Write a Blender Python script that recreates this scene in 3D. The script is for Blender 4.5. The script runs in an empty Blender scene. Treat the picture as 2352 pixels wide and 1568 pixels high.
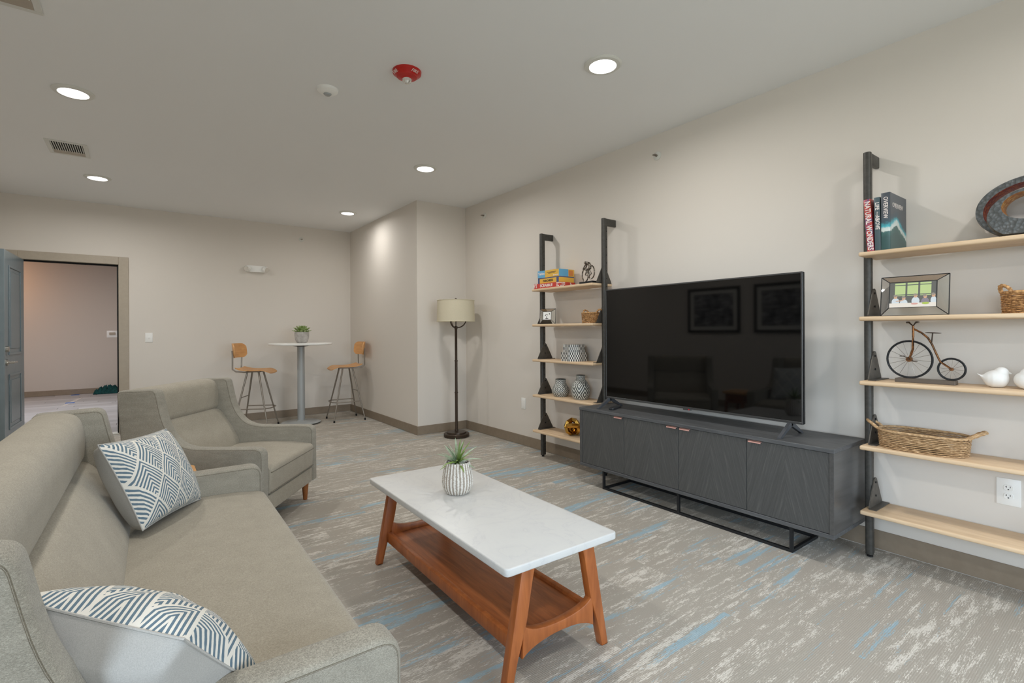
import bpy, bmesh, math, random
from mathutils import Vector, Matrix, Euler
random.seed(7)
SC = bpy.context.scene
COL = SC.collection
# ------------------------------------------------------------------ camera
H = 1.208; FPX = 1139.5; YAW = .6414; ROLL = -.0056
cam = bpy.data.cameras.new('camera'); camo = bpy.data.objects.new('camera', cam); COL.objects.link(camo)
cam.sensor_width = 36; cam.lens = 36 * FPX / 2352; cam.shift_y = -23.3 / 2352; cam.clip_start = .02; cam.clip_end = 100
Fv = Vector((math.sin(YAW), math.cos(YAW), 0)); R0 = Vector((math.cos(YAW), -math.sin(YAW), 0)); U0 = Vector((0, 0, 1))
Rv = math.cos(ROLL) * R0 + math.sin(ROLL) * U0; Uv = -math.sin(ROLL) * R0 + math.cos(ROLL) * U0
mw = Matrix.Identity(4)
for i in range(3):
    mw[i][0] = Rv[i]; mw[i][1] = Uv[i]; mw[i][2] = -Fv[i]
mw[0][3] = 0; mw[1][3] = 0; mw[2][3] = H
camo.matrix_world = mw
SC.camera = camo
# ------------------------------------------------------------------ colour management, world
SC.view_settings.view_transform = 'Standard'; SC.view_settings.look = 'None'
SC.view_settings.gamma = 1; SC.view_settings.use_curve_mapping = False
SC.view_settings.exposure = 0.0
SC.cycles.use_denoising = True
SC.cycles.max_bounces = 10; SC.cycles.diffuse_bounces = 6; SC.cycles.transparent_max_bounces = 16
SC.cycles.sample_clamp_indirect = 6; SC.cycles.caustics_reflective = False; SC.cycles.caustics_refractive = False
W = bpy.data.worlds.new('world'); SC.world = W; W.use_nodes = True
_n = W.node_tree.nodes; _l = W.node_tree.links   # hazy daylight above the horizon, paved ground below it
_tc = _n.new('ShaderNodeTexCoord'); _sp = _n.new('ShaderNodeSeparateXYZ'); _cr = _n.new('ShaderNodeValToRGB'); _ma = _n.new('ShaderNodeMath')
_l.new(_tc.outputs['Generated'], _sp.inputs[0]); _ma.operation = 'MULTIPLY_ADD'; _ma.inputs[1].default_value = .5; _ma.inputs[2].default_value = .5
_l.new(_sp.outputs[2], _ma.inputs[0]); _l.new(_ma.outputs[0], _cr.inputs[0])
_cr.color_ramp.elements[0].position = .485; _cr.color_ramp.elements[0].color = (.27, .275, .265, 1)
_cr.color_ramp.elements[1].position = .515; _cr.color_ramp.elements[1].color = (.66, .76, .90, 1)
_l.new(_cr.outputs[0], _n['Background'].inputs[0]); _n['Background'].inputs[1].default_value = 11.5
CEIL = 2.743
LAMP_W = 13.2
LAMP_COL = (1, .975, .935)

def lamp_disk(x, y, z, r, w, col, name='downlight_beam'):
    l = bpy.data.lights.new(name, 'AREA'); l.shape = 'DISK'; l.size = 2 * r; l.energy = w; l.color = col; l.spread = math.radians(172)
    o = bpy.data.objects.new(name, l); COL.objects.link(o); o.location = (x, y, z)
    return o
DOWN = [(2.14, 1.976), (2.14, 4.21), (2.13, 6.37), (-.34, 4.185), (-.34, 6.345), (-.34, 1.976), (2.14, -.25), (-.34, -.25)]
# window portal (back wall, behind the camera)
WX0, WX1, WZ0, WZ1, YB = .2, 3.0, .35, 2.2, -2.2
pl = bpy.data.lights.new('window_portal', 'AREA'); pl.shape = 'RECTANGLE'; pl.size = WX1 - WX0; pl.size_y = WZ1 - WZ0
pl.cycles.is_portal = True
plo = bpy.data.objects.new('window_portal', pl); COL.objects.link(plo)
plo.location = ((WX0 + WX1) / 2, YB - .16, (WZ0 + WZ1) / 2); plo.rotation_euler = (math.pi / 2, 0, 0)
LY0, LY1, LZ0, LZ1, XLW = -1.9, .75, .45, 2.25, -1.47
pl2 = bpy.data.lights.new('window_portal', 'AREA'); pl2.shape = 'RECTANGLE'; pl2.size = LZ1 - LZ0; pl2.size_y = LY1 - LY0
pl2.cycles.is_portal = True
plo2 = bpy.data.objects.new('window_portal', pl2); COL.objects.link(plo2)
plo2.location = (XLW - .16, (LY0 + LY1) / 2, (LZ0 + LZ1) / 2); plo2.rotation_euler = (0, -math.pi / 2, 0)
# warm light round the corner of the hall
hl = bpy.data.lights.new('hall_lamp', 'AREA'); hl.shape = 'DISK'; hl.size = .5; hl.energy = 9; hl.color = (1, .52, .25)
hlo = bpy.data.objects.new('hall_lamp', hl); COL.objects.link(hlo); hlo.location = (-2.5, 12.3, 2.35); hlo.rotation_euler = (math.radians(50), math.radians(-10), 0)
hl2 = bpy.data.lights.new('hall_lamp', 'AREA'); hl2.shape = 'DISK'; hl2.size = .3; hl2.energy = 70; hl2.color = (.97, .97, 1)
hlo2 = bpy.data.objects.new('hall_lamp', hl2); COL.objects.link(hlo2); hlo2.location = (-1.2, 10.0, 2.7)

# ------------------------------------------------------------------ material helpers
def lin(c):
    return tuple(((v / 255) / 12.92 if v / 255 <= .04045 else ((v / 255 + .055) / 1.055) ** 2.4) for v in c) + (1,)
MATS = {}
class NT:
    def __init__(s, m): s.t = m.node_tree; s.b = s.t.nodes['Principled BSDF']
    def n(s, typ, ins=None, **kw):
        o = s.t.nodes.new(typ)
        for k, v in kw.items(): setattr(o, k, v)
        for k, v in (ins or {}).items():
            if isinstance(v, bpy.types.NodeSocket): s.t.links.new(v, o.inputs[k])
            else: o.inputs[k].default_value = v
        return o
    def math(s, op, a, b=0, c=0):
        o = s.n('ShaderNodeMath', {0: a, 1: b, 2: c}, operation=op); return o.outputs[0]
    def mix(s, f, a, b):
        o = s.n('ShaderNodeMix', data_type='RGBA')
        for i, v in ((0, f), (6, a), (7, b)):
            if isinstance(v, bpy.types.NodeSocket): s.t.links.new(v, o.inputs[i])
            else: o.inputs[i].default_value = v
        return o.outputs[2]
    def coord(s, kind='Object', scale=(1, 1, 1), rot=(0, 0, 0), loc=(0, 0, 0)):
        tc = s.n('ShaderNodeTexCoord'); mp = s.n('ShaderNodeMapping', {0: tc.outputs[kind]})
        mp.inputs['Scale'].default_value = scale; mp.inputs['Rotation'].default_value = rot; mp.inputs['Location'].default_value = loc
        return mp.outputs[0]
    def noise(s, vec, scale, detail=3, rough=.55, dist=0):
        return s.n('ShaderNodeTexNoise', {'Vector': vec, 'Scale': scale, 'Detail': detail, 'Roughness': rough, 'Distortion': dist}).outputs[0]
    def ramp(s, f, stops, interp='LINEAR'):
        o = s.n('ShaderNodeValToRGB', {0: f}); cr = o.color_ramp; cr.interpolation = interp
        while len(cr.elements) < len(stops): cr.elements.new(.5)
        for e, (p, c) in zip(cr.elements, stops): e.position = p; e.color = c
        return o.outputs[0]
    def base(s, c): s.t.links.new(c, s.b.inputs['Base Color'])
    def bump(s, h, strength=.3, dist=.002):
        o = s.n('ShaderNodeBump', {'Height': h, 'Strength': strength, 'Distance': dist}); s.t.links.new(o.outputs[0], s.b.inputs['Normal'])
def mat(name, rgb, rough=.6, metal=0, spec=.5, fn=None, **ins):
    if name in MATS: return MATS[name]
    m = bpy.data.materials.new(name); m.use_nodes = True; t = NT(m)
    t.b.inputs['Base Color'].default_value = lin(rgb); t.b.inputs['Roughness'].default_value = rough
    t.b.inputs['Metallic'].default_value = metal; t.b.inputs['Specular IOR Level'].default_value = spec
    for k, v in ins.items(): t.b.inputs[k.replace('_', ' ')].default_value = v
    if fn: fn(t)
    MATS[name] = m
    return m
def speck(a, b, scale=300, bump=.15, dist=.001, sc=(1, 1, 1)):
    def f(t):
        v = t.coord('Object', sc); n = t.noise(v, scale, 3, .65)
        t.base(t.ramp(n, [(.36, lin(a)), (.64, lin(b))])); t.bump(n, bump, dist)
    return f
def wood(a, b, axis_scale, scale=6, bump=.05):
    def f(t):
        v = t.coord('Object', axis_scale); n = t.noise(v, scale, 6, .6, .6)
        t.base(t.ramp(n, [(.3, lin(a)), (.7, lin(b))])); t.bump(n, bump, .001)
    return f
def wallpaint(rgb, amt=.12):
    def f(t):
        v = t.coord(); n = t.noise(v, 260, 3, .6); t.bump(n, amt, .001)
        c = lin(rgb); d = tuple(x * .985 for x in c[:3]) + (1,)
        t.base(t.mix(t.noise(v, 1.3, 2), c, d))
    return f
m_wall = mat('wall_paint', (220, 214, 206), .75, fn=wallpaint((220, 214, 206)))
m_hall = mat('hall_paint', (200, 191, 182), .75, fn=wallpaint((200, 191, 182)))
m_ceil = mat('ceiling_paint', (233, 234, 234), .85, fn=wallpaint((233, 234, 234), .2))
m_base = mat('vinyl_base', (138, 124, 107), .5, fn=speck((135, 121, 104), (141, 127, 110), 20, .03))
m_trim = mat('trim_paint', (172, 161, 145), .45, fn=speck((170, 159, 143), (174, 163, 147), 30, .02))
m_white = mat('white_plastic', (240, 240, 237), .35)
m_whitem = mat('white_metal', (214, 214, 208), .4)
m_black = mat('dark_gap', (12, 12, 12), .8)
m_door = mat('door_paint', (116, 129, 135), .3, fn=speck((114, 127, 133), (119, 132, 138), 12, .02))
m_nickel = mat('satin_nickel', (190, 186, 178), .28, 1)
m_steel = mat('dull_steel', (150, 142, 132), .4, .75)
m_pole = mat('grey_powder_coat', (168, 172, 173), .45, .15)
m_iron = mat('blackened_steel', (70, 69, 66), .42, .35, fn=speck((66, 65, 62), (78, 76, 72), 40, .04))
m_ironb = mat('bracket_steel', (84, 79, 72), .5, .3, fn=speck((78, 74, 68), (90, 85, 78), 40, .04))
m_frame = mat('black_metal', (40, 41, 43), .45, .4)
m_bronze = mat('oiled_bronze', (74, 62, 52), .38, .6)
m_gold = mat('polished_gold', (205, 160, 80), .12, 1)
m_copper = mat('antique_copper', (128, 88, 58), .35, .85, fn=speck((80, 62, 48), (160, 108, 66), 60, .1))
m_rose = mat('rose_gold', (232, 178, 166), .35, .35)
m_maple = mat('pale_birch', (214, 186, 152), .5, fn=wood((206, 176, 141), (224, 198, 165), (7, .7, 7), 5))
m_walnut = mat('red_walnut', (158, 92, 46), .33, fn=wood((132, 70, 32), (178, 104, 54), (14, 1.2, 14), 3.2))
m_walleg = mat('red_walnut_legs', (158, 92, 46), .36, fn=wood((140, 76, 36), (176, 102, 52), (8, 8, 1), 4))
m_oak = mat('honey_plywood', (214, 160, 102), .4, fn=wood((204, 148, 92), (224, 172, 114), (4, 1, 14), 4))
m_darkwood = mat('charcoal_ash', (78, 79, 80), .5, fn=wood((66, 67, 69), (92, 93, 94), (12, .8, 12), 6, .2))
m_legwood = mat('leg_walnut', (150, 92, 46), .35, fn=wood((130, 78, 38), (170, 106, 56), (10, 10, 1.5), 5))
m_screen = mat('tv_glass', (7, 7, 7), .04, spec=.42)
m_bezel = mat('tv_bezel', (92, 93, 94), .3, .7)
m_bird = mat('white_ceramic', (226, 226, 224), .5)
m_shade = mat('linen_shade', (206, 198, 174), .8, fn=speck((196, 188, 163), (214, 206, 184), 500, .2, .0006))
m_pebble = mat('pebbles', (190, 186, 178), .7, fn=speck((150, 146, 138), (215, 212, 205), 25, .1))
m_leaf = mat('leaf_green', (110, 134, 62), .5, fn=speck((96, 124, 50), (142, 160, 96), 18, .1))
m_leafp = mat('leaf_pale', (152, 168, 140), .5, fn=speck((126, 146, 112), (176, 188, 168), 22, .1))
m_leafs = mat('succulent_green', (150, 170, 104), .5, fn=speck((122, 148, 78), (188, 202, 150), 30, .1))
m_concrete = mat('pot_concrete', (172, 168, 164), .8, fn=speck((160, 155, 150), (186, 182, 178), 14, .2))
m_teal = mat('teal_cloth', (24, 92, 92), .8, fn=speck((16, 70, 72), (34, 110, 108), 60, .3))
m_tape = mat('blue_tape', (70, 110, 180), .6)
m_clear = mat('clear_film', (205, 200, 196), .25)
m_red = mat('fire_red', (188, 28, 18), .3)
m_crystal = mat('clear_lens', (225, 222, 215), .1, .5)

def f_fabric(a, b, sc=(1, 1, 1)):
    def f(t):
        v = t.coord('Object', sc)
        n = t.noise(v, 240, 4, .8); n2 = t.noise(v, 700, 2, .6); n3 = t.noise(v, 14, 2, .5)
        s = t.math('ADD', t.math('MULTIPLY', n, .55), t.math('ADD', t.math('MULTIPLY', n2, .35), t.math('MULTIPLY', n3, .1)))
        t.base(t.ramp(s, [(.38, lin(a)), (.5, lin(tuple((p + q) / 2 for p, q in zip(a, b)))), (.62, lin(b))]))
        t.bump(n2, .45, .0012)
        t.b.inputs['Sheen Weight'].default_value = .15
    return f
m_fab = mat('heather_fabric', (160, 152, 136), .95, spec=.15, fn=f_fabric((140, 133, 118), (178, 170, 155)))
m_fabs = mat('heather_fabric_sides', (150, 144, 130), .95, spec=.15, fn=f_fabric((116, 112, 102), (180, 174, 160), (1, 1, 3.2)))
m_pipe = mat('piping_fabric', (112, 105, 92), .95, spec=.1, fn=f_fabric((98, 92, 80), (126, 118, 104)))
m_greyback = mat('grey_cotton', (176, 174, 170), .85, spec=.2, fn=speck((170, 168, 164), (184, 182, 178), 500, .2, .0006))

def f_carpet(t):
    tc = t.n('ShaderNodeTexCoord').outputs['Object']
    sp = t.n('ShaderNodeSeparateXYZ', {0: tc})
    x, y = sp.outputs[0], sp.outputs[1]
    row = t.math('FLOOR', t.math('DIVIDE', y, .25)); rw = t.n('ShaderNodeTexWhiteNoise', {'W': row}, noise_dimensions='1D').outputs[0]
    colx = t.math('FLOOR', t.math('ADD', x, rw))
    cell = t.n('ShaderNodeCombineXYZ', {0: row, 1: colx})
    wn = t.n('ShaderNodeTexWhiteNoise', {'Vector': cell.outputs[0]}, noise_dimensions='3D').outputs[1]
    off = t.n('ShaderNodeVectorMath', {0: wn, 1: (.6, .12, 0)}, operation='MULTIPLY').outputs[0]
    p = t.n('ShaderNodeVectorMath', {0: tc, 1: off}, operation='ADD').outputs[0]
    def st(sx, sy, sc, det, loc=(0, 0, 0), rough=.6, dist=0):
        mp = t.n('ShaderNodeMapping', {0: p}); mp.inputs['Scale'].default_value = (sx, sy, 1); mp.inputs['Location'].default_value = loc
        return t.noise(mp.outputs[0], sc, det, rough, dist)
    big = st(.9, 4, 1.6, 2, (3, 1, 0))
    w1 = st(6, 34, 1.0, 4, (0, 0, 0), .65, .2)
    dash = st(48, 260, 1.0, 3, (2, 2, 1), .75)
    wsum = t.math('ADD', t.math('ADD', w1, t.math('MULTIPLY', t.math('SUBTRACT', big, .5), .5)), t.math('MULTIPLY', t.math('SUBTRACT', dash, .5), .95))
    mp = t.n('ShaderNodeMapping', {0: tc}); mp.inputs['Scale'].default_value = (1, 1, 1)
    fine = t.noise(mp.outputs[0], 420, 2, .7)
    wmask = t.ramp(wsum, [(.565, (0, 0, 0, 1)), (.64, (1, 1, 1, 1))])
    b1 = st(2.4, 27, 1.0, 3, (7, 5, 2), .6, .3); bbig = st(.5, 3.0, 1.5, 1, (11, 4, 0))
    bsum = t.math('ADD', t.math('ADD', b1, t.math('MULTIPLY', t.math('SUBTRACT', bbig, .5), .8)), t.math('MULTIPLY', t.math('SUBTRACT', dash, .5), .42))
    bmask = t.ramp(bsum, [(.65, (0, 0, 0, 1)), (.68, (1, 1, 1, 1))])
    basec = t.mix(t.math('MULTIPLY', fine, 1), lin((150, 143, 133)), lin((184, 177, 167)))
    bro = st(1.2, 9, 1.0, 2, (5, 9, 0))
    basec = t.mix(t.ramp(bro, [(.45, (0, 0, 0, 1)), (.6, (1, 1, 1, 1))]), basec, lin((168, 162, 152)))
    c = t.mix(t.math('MULTIPLY', wmask, .85), basec, lin((216, 211, 202)))
    c = t.mix(t.math('MULTIPLY', bmask, .72), c, lin((146, 178, 194)))
    t.base(c)
    rib = t.n('ShaderNodeMath', {0: t.math('MULTIPLY', y, 900)}, operation='SINE').outputs[0]
    t.bump(t.math('ADD', fine, t.math('MULTIPLY', rib, .12)), .55, .003)
m_carpet = mat('loop_carpet', (160, 152, 140), .98, spec=.1, fn=f_carpet)

def f_marble(t):
    v = t.coord('Object', (1, 1, 1)); n = t.noise(v, 5, 6, .6, 1.2); n2 = t.noise(v, 30, 4, .7, .5)
    c = t.ramp(n, [(.40, lin((204, 204, 202))), (.5, lin((201, 201, 200))), (.515, lin((196, 196, 196))), (.53, lin((203, 203, 201)))])
    spot = t.ramp(n2, [(.71, (0, 0, 0, 1)), (.76, (1, 1, 1, 1))])
    t.base(t.mix(t.math('MULTIPLY', spot, .45), c, lin((150, 150, 152))))
m_marble = mat('white_marble', (226, 226, 224), .35, fn=f_marble)

def f_door(t):   # chevron grooved ash veneer; uv: x 0..1 across door, y metres
    uv = t.n('ShaderNodeTexCoord').outputs['UV']; sp = t.n('ShaderNodeSeparateXYZ', {0: uv})
    ax = t.math('ABSOLUTE', t.math('SUBTRACT', sp.outputs[0], .5))
    k = t.math('ADD', t.math('MULTIPLY', ax, 1.0), t.math('MULTIPLY', sp.outputs[1], .62))
    vec = t.n('ShaderNodeCombineXYZ', {0: t.math('MULTIPLY', k, 55), 1: t.math('MULTIPLY', t.math('SUBTRACT', sp.outputs[1], ax), 2.2), 2: t.math('SIGN', t.math('SUBTRACT', sp.outputs[0], .5))}).outputs[0]
    n = t.noise(vec, 1.6, 4, .62, .2)
    t.base(t.ramp(n, [(.3, lin((66, 66, 65))), (.55, lin((75, 75, 74))), (.78, lin((95, 94, 92)))])); t.bump(n, .5, .0015)
m_chev = mat('chevron_ash', (74, 75, 76), .48, fn=f_door)

def f_pillow(t):
    uv = t.n('ShaderNodeTexCoord').outputs['UV']; sp = t.n('ShaderNodeSeparateXYZ', {0: uv})
    nz = t.math('MULTIPLY', t.math('SUBTRACT', t.noise(uv, 9, 3), .5), .012)
    u, v = t.math('ADD', sp.outputs[0], nz), t.math('ADD', sp.outputs[1], nz)
    p = t.math('ADD', t.math('MULTIPLY', u, 3.3), t.math('MULTIPLY', v, 2.1))
    q = t.math('SUBTRACT', t.math('MULTIPLY', v, 2.1), t.math('MULTIPLY', u, 3.3))
    fp = t.math('FRACT', p); fq = t.math('FRACT', q)
    m = t.math('MAXIMUM', fp, fq)
    st = t.math('SINE', t.math('MULTIPLY', m, 6.283 * 9))
    wob = t.math('MULTIPLY', t.math('SUBTRACT', t.noise(uv, 60, 3, .6), .5), .7)
    stripe = t.ramp(t.math('ADD', t.math('ADD', st, wob), .45), [(.40, (0, 0, 0, 1)), (.55, (1, 1, 1, 1))])
    bord = t.math('LESS_THAN', t.math('MINIMUM', fp, fq), .085)
    mask = t.math('MAXIMUM', stripe, bord)
    t.base(t.mix(mask, t.mix(t.noise(uv, 5, 2), lin((94, 118, 138)), lin((108, 125, 134))), lin((226, 222, 213))))
    t.bump(mask, .4, .001)
m_pill = mat('chevron_print', (200, 200, 195), .85, spec=.15, fn=f_pillow)

def f_seagrass(t):
    v = t.coord('Object', (1, 1, 3)); n = t.noise(v, 55, 4, .7)
    t.base(t.ramp(n, [(.3, lin((126, 96, 66))), (.5, lin((180, 146, 106))), (.7, lin((222, 192, 152)))])); t.bump(n, .6, .001)
m_sea = mat('seagrass', (168, 132, 92), .8, fn=f_seagrass)
m_seao = mat('seagrass_golden', (190, 142, 90), .8, fn=speck((130, 88, 48), (216, 170, 116), 90, .6))

def f_vase(t):
    uv = t.n('ShaderNodeTexCoord').outputs['UV']; sp = t.n('ShaderNodeSeparateXYZ', {0: uv})
    p = t.math('MULTIPLY', sp.outputs[0], 5); q = t.math('MULTIPLY', sp.outputs[1], 2.2)
    tri = t.math('ABSOLUTE', t.math('SUBTRACT', t.math('FRACT', p), .5)); tr2 = t.math('ABSOLUTE', t.math('SUBTRACT', t.math('FRACT', q), .5))
    d = t.math('ADD', tri, tr2)
    s = t.math('ADD', t.math('SINE', t.math('MULTIPLY', d, 30)), t.math('MULTIPLY', t.noise(uv, 30, 2), .9))
    m = t.ramp(s, [(.5, (0, 0, 0, 1)), (.9, (1, 1, 1, 1))])
    t.base(t.mix(m, lin((78, 80, 77)), lin((214, 214, 207)))); t.bump(m, .7, .002)
m_vase = mat('carved_glaze', (140, 140, 134), .3, fn=f_vase)

def f_checks(t):
    uv = t.n('ShaderNodeTexCoord').outputs['UV']; sp = t.n('ShaderNodeSeparateXYZ', {0: uv})
    row = t.math('FLOOR', sp.outputs[1])
    x = t.math('ADD', sp.outputs[0], t.math('MULTIPLY', row, .5))
    k = t.math('GREATER_THAN', t.math('FRACT', x), .5)
    t.base(t.mix(k, lin((36, 36, 38)), lin((222, 220, 214))))
m_check = mat('bone_inlay', (200, 200, 200), .35, fn=f_checks)

def f_potrib(t):
    v = t.coord('Object', (1, 1, 1)); n = t.noise(v, 160, 3, .8)
    uv = t.n('ShaderNodeTexCoord').outputs['UV']; sp = t.n('ShaderNodeSeparateXYZ', {0: uv})
    s = t.math('SINE', t.math('MULTIPLY', sp.outputs[0], 6.283 * 26))
    m = t.ramp(t.math('ADD', t.math('MULTIPLY', s, .17), n), [(.42, (0, 0, 0, 1)), (.60, (1, 1, 1, 1))])
    t.base(t.mix(m, lin((160, 149, 137)), lin((224, 221, 214)))); t.bump(n, .5, .002)
m_potrib = mat('ribbed_stoneware', (170, 165, 155), .75, fn=f_potrib)

def f_hammer(a, b):
    def f(t):
        v = t.coord(); o = t.n('ShaderNodeTexVoronoi', {'Vector': v, 'Scale': 70.0}).outputs[0]
        t.base(t.ramp(o, [(.1, lin(a)), (.6, lin(b))])); t.bump(o, .55, .004)
    return f
m_ham = mat('hammered_pewter', (88, 90, 90), .42, .5, fn=f_hammer((104, 106, 106), (84, 86, 86)))
m_hamg = mat('hammered_gold', (250, 196, 100), .35, .6, fn=f_hammer((255, 214, 130), (206, 130, 50)))
m_hamr = mat('hammered_red_gold', (200, 90, 40), .35, .5, fn=f_hammer((215, 110, 45), (150, 20, 12)))

def f_glass(t):
    tr = t.n('ShaderNodeBsdfTransparent', {0: (.93, .95, .94, 1)}); gl = t.n('ShaderNodeBsdfGlossy', {'Color': (1, 1, 1, 1), 'Roughness': .02})
    fr = t.n('ShaderNodeFresnel', {'IOR': 1.45}); mx = t.n('ShaderNodeMixShader', {0: fr.outputs[0], 1: tr.outputs[0], 2: gl.outputs[0]})
    out = t.t.nodes['Material Output']; t.t.links.new(mx.outputs[0], out.inputs[0])
m_glass = mat('clear_glass', (255, 255, 255), .02, fn=f_glass)
def emis(name, col, s):
    m = mat(name, (255, 255, 255), .5); t = NT(m); t.b.inputs['Emission Color'].default_value = col; t.b.inputs['Emission Strength'].default_value = s; return m
m_led = emis('led_diffuser', (1, .985, .96, 1), 3.0)

# ------------------------------------------------------------------ mesh helpers
def nb(): return bmesh.new()
def merge(bm, tmp, mtx=None, mi=0):
    if mtx is not None: bmesh.ops.transform(tmp, matrix=mtx, verts=tmp.verts)
    me = bpy.data.meshes.new('t'); tmp.to_mesh(me); tmp.free(); n0 = len(bm.faces)
    bm.from_mesh(me); bpy.data.meshes.remove(me); bm.faces.ensure_lookup_table()
    for i in range(n0, len(bm.faces)): bm.faces[i].material_index = mi
def box(bm, x0, x1, y0, y1, z0, z1, bev=0, seg=2, mi=0, mtx=None):
    t = bmesh.new(); bmesh.ops.create_cube(t, size=1)
    bmesh.ops.transform(t, matrix=Matrix.Translation(((x0 + x1) / 2, (y0 + y1) / 2, (z0 + z1) / 2)) @ Matrix.Diagonal((abs(x1 - x0), abs(y1 - y0), abs(z1 - z0), 1)), verts=t.verts)
    if bev: bmesh.ops.bevel(t, geom=t.edges[:], offset=bev, segments=seg, affect='EDGES', profile=.5)
    merge(bm, t, mtx, mi); return bm
def tube(bm, pts, r, n=8, closed=False, mi=0, flat=1.0, cap=True):
    pts = [Vector(p) for p in pts]; N = len(pts); rs = r if isinstance(r, (list, tuple)) else [r] * N
    rings = []; prev = None
    for i, p in enumerate(pts):
        if closed: d = pts[(i + 1) % N] - pts[i - 1]
        else: d = pts[min(i + 1, N - 1)] - pts[max(i - 1, 0)]
        d.normalize()
        if prev is None:
            a = Vector((0, 0, 1)) if abs(d.z) < .9 else Vector((1, 0, 0)); u = d.cross(a).normalized()
        else: u = (prev - d * prev.dot(d)).normalized()
        prev = u; w = d.cross(u)
        rings.append([bm.verts.new(p + (u * math.cos(k * 2 * math.pi / n) + w * math.sin(k * 2 * math.pi / n) * flat) * rs[i]) for k in range(n)])
    M = N if closed else N - 1
    for i in range(M):
        a, b = rings[i], rings[(i + 1) % N]
        for k in range(n):
            f = bm.faces.new((a[k], a[(k + 1) % n], b[(k + 1) % n], b[k])); f.material_index = mi; f.smooth = True
    if not closed and cap:
        f = bm.faces.new(rings[0][::-1]); f.material_index = mi; f = bm.faces.new(rings[-1]); f.material_index = mi
    return bm
def lathe(bm, prof, n=32, c=(0, 0, 0), sx=1, sy=1, mi=0, uv=False, cap=True, mod=None):
    rings = []
    for j, (r, z) in enumerate(prof):
        rr = []
        for k in range(n):
            a = 2 * math.pi * k / n; q = r * (mod(a, z) if mod else 1)
            rr.append(bm.verts.new((c[0] + q * math.cos(a) * sx, c[1] + q * math.sin(a) * sy, c[2] + z)))
        rings.append(rr)
    L = bm.loops.layers.uv.verify() if uv else None
    tot = len(prof) - 1
    for j in range(tot):
        for k in range(n):
            f = bm.faces.new((rings[j][k], rings[j][(k + 1) % n], rings[j + 1][(k + 1) % n], rings[j + 1][k])); f.smooth = True; f.material_index = mi
            if uv:
                for l, (a, b) in zip(f.loops, ((k, j), (k + 1, j), (k + 1, j + 1), (k, j + 1))): l[L].uv = (a / n, b / tot)
    if cap:
        if prof[0][0] > 1e-5: bm.faces.new(rings[0][::-1]).material_index = mi
        if prof[-1][0] > 1e-5: bm.faces.new(rings[-1]).material_index = mi
    return bm
def fillet(pts, seg=5):
    out = []; N = len(pts)
    for i, (x, z, r) in enumerate(pts):
        p = Vector((x, z)); a = Vector(pts[i - 1][:2]); b = Vector(pts[(i + 1) % N][:2])
        if r <= 0: out.append((x, z)); continue
        da, db = a - p, b - p; ra = min(r, da.length * .48); rb = min(r, db.length * .48)
        A = p + da.normalized() * ra; B = p + db.normalized() * rb
        for k in range(seg + 1):
            s = k / seg; q = A * (1 - s) ** 2 + p * 2 * s * (1 - s) + B * s * s; out.append((q.x, q.y))
    return out
def inset(poly, d):
    N = len(poly); area = sum(poly[i][0] * poly[(i + 1) % N][1] - poly[(i + 1) % N][0] * poly[i][1] for i in range(N)); sg = 1 if area > 0 else -1
    out = []
    for i in range(N):
        a, p, b = Vector(poly[i - 1]), Vector(poly[i]), Vector(poly[(i + 1) % N])
        e1, e2 = (p - a), (b - p)
        if e1.length < 1e-7: e1 = e2
        if e2.length < 1e-7: e2 = e1
        e1.normalize(); e2.normalize(); n1 = Vector((-e1.y, e1.x)) * sg; n2 = Vector((-e2.y, e2.x)) * sg
        n = (n1 + n2); n = n / max(n.length_squared, .6) * 2 if n.length > 1e-6 else n1
        out.append(tuple(p + n * d))
    return out
def slab(bm, poly, t0, t1, bev=.0, seg=3, plane='xz', mi=0):
    """extrude closed outline between t0 and t1 with rounded rims"""
    lv = []
    if bev > 0:
        for k in range(seg + 1):
            a = math.pi / 2 * k / seg; lv.append((t0 + bev * (1 - math.sin(a)), bev * (1 - math.cos(a)) * 1.0, 0))
        lv = [(t0 + bev * (1 - math.cos(math.pi / 2 * k / seg)), bev * (1 - math.sin(math.pi / 2 * k / seg))) for k in range(seg + 1)]
        lv += [(t1 - (q[0] - t0), q[1]) for q in lv[::-1]]
    else: lv = [(t0, 0), (t1, 0)]
    rings = []
    for t, d in lv:
        pp = inset(poly, d) if d > 1e-6 else poly
        f3 = {'xz': lambda a, b: (a, t, b), 'xy': lambda a, b: (a, b, t), 'yz': lambda a, b: (t, a, b)}[plane]
        rings.append([bm.verts.new(f3(a, b)) for a, b in pp])
    n = len(poly)
    for a, b in zip(rings[:-1], rings[1:]):
        for k in range(n): f = bm.faces.new((a[k], a[(k + 1) % n], b[(k + 1) % n], b[k])); f.material_index = mi
    bm.faces.new(rings[0][::-1]).material_index = mi; bm.faces.new(rings[-1]).material_index = mi
    return bm
def obj(name, bm, m, parent=None, loc=None, smooth=35, kind=None, label=None):
    bmesh.ops.recalc_face_normals(bm, faces=bm.faces[:])
    me = bpy.data.meshes.new(name); bm.to_mesh(me); bm.free()
    for x in (m if isinstance(m, (list, tuple)) else [m]): me.materials.append(x)
    if smooth:
        me.polygons.foreach_set('use_smooth', [True] * len(me.polygons)); me.set_sharp_from_angle(angle=math.radians(smooth))
    else: me.polygons.foreach_set('use_smooth', [False] * len(me.polygons))
    o = bpy.data.objects.new(name, me); COL.objects.link(o)
    if parent: o.parent = parent
    if loc: o.location = loc
    if kind: o['kind'] = kind
    if label: o['label'] = label
    return o
def thing(name, label, cat, loc=(0, 0, 0), rz=0, group=None):
    o = bpy.data.objects.new(name, None); COL.objects.link(o); o.location = loc; o.rotation_euler = (0, 0, rz)
    o.empty_display_size = .1; o['label'] = label; o['category'] = cat
    if group: o['group'] = group
    return o
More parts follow.
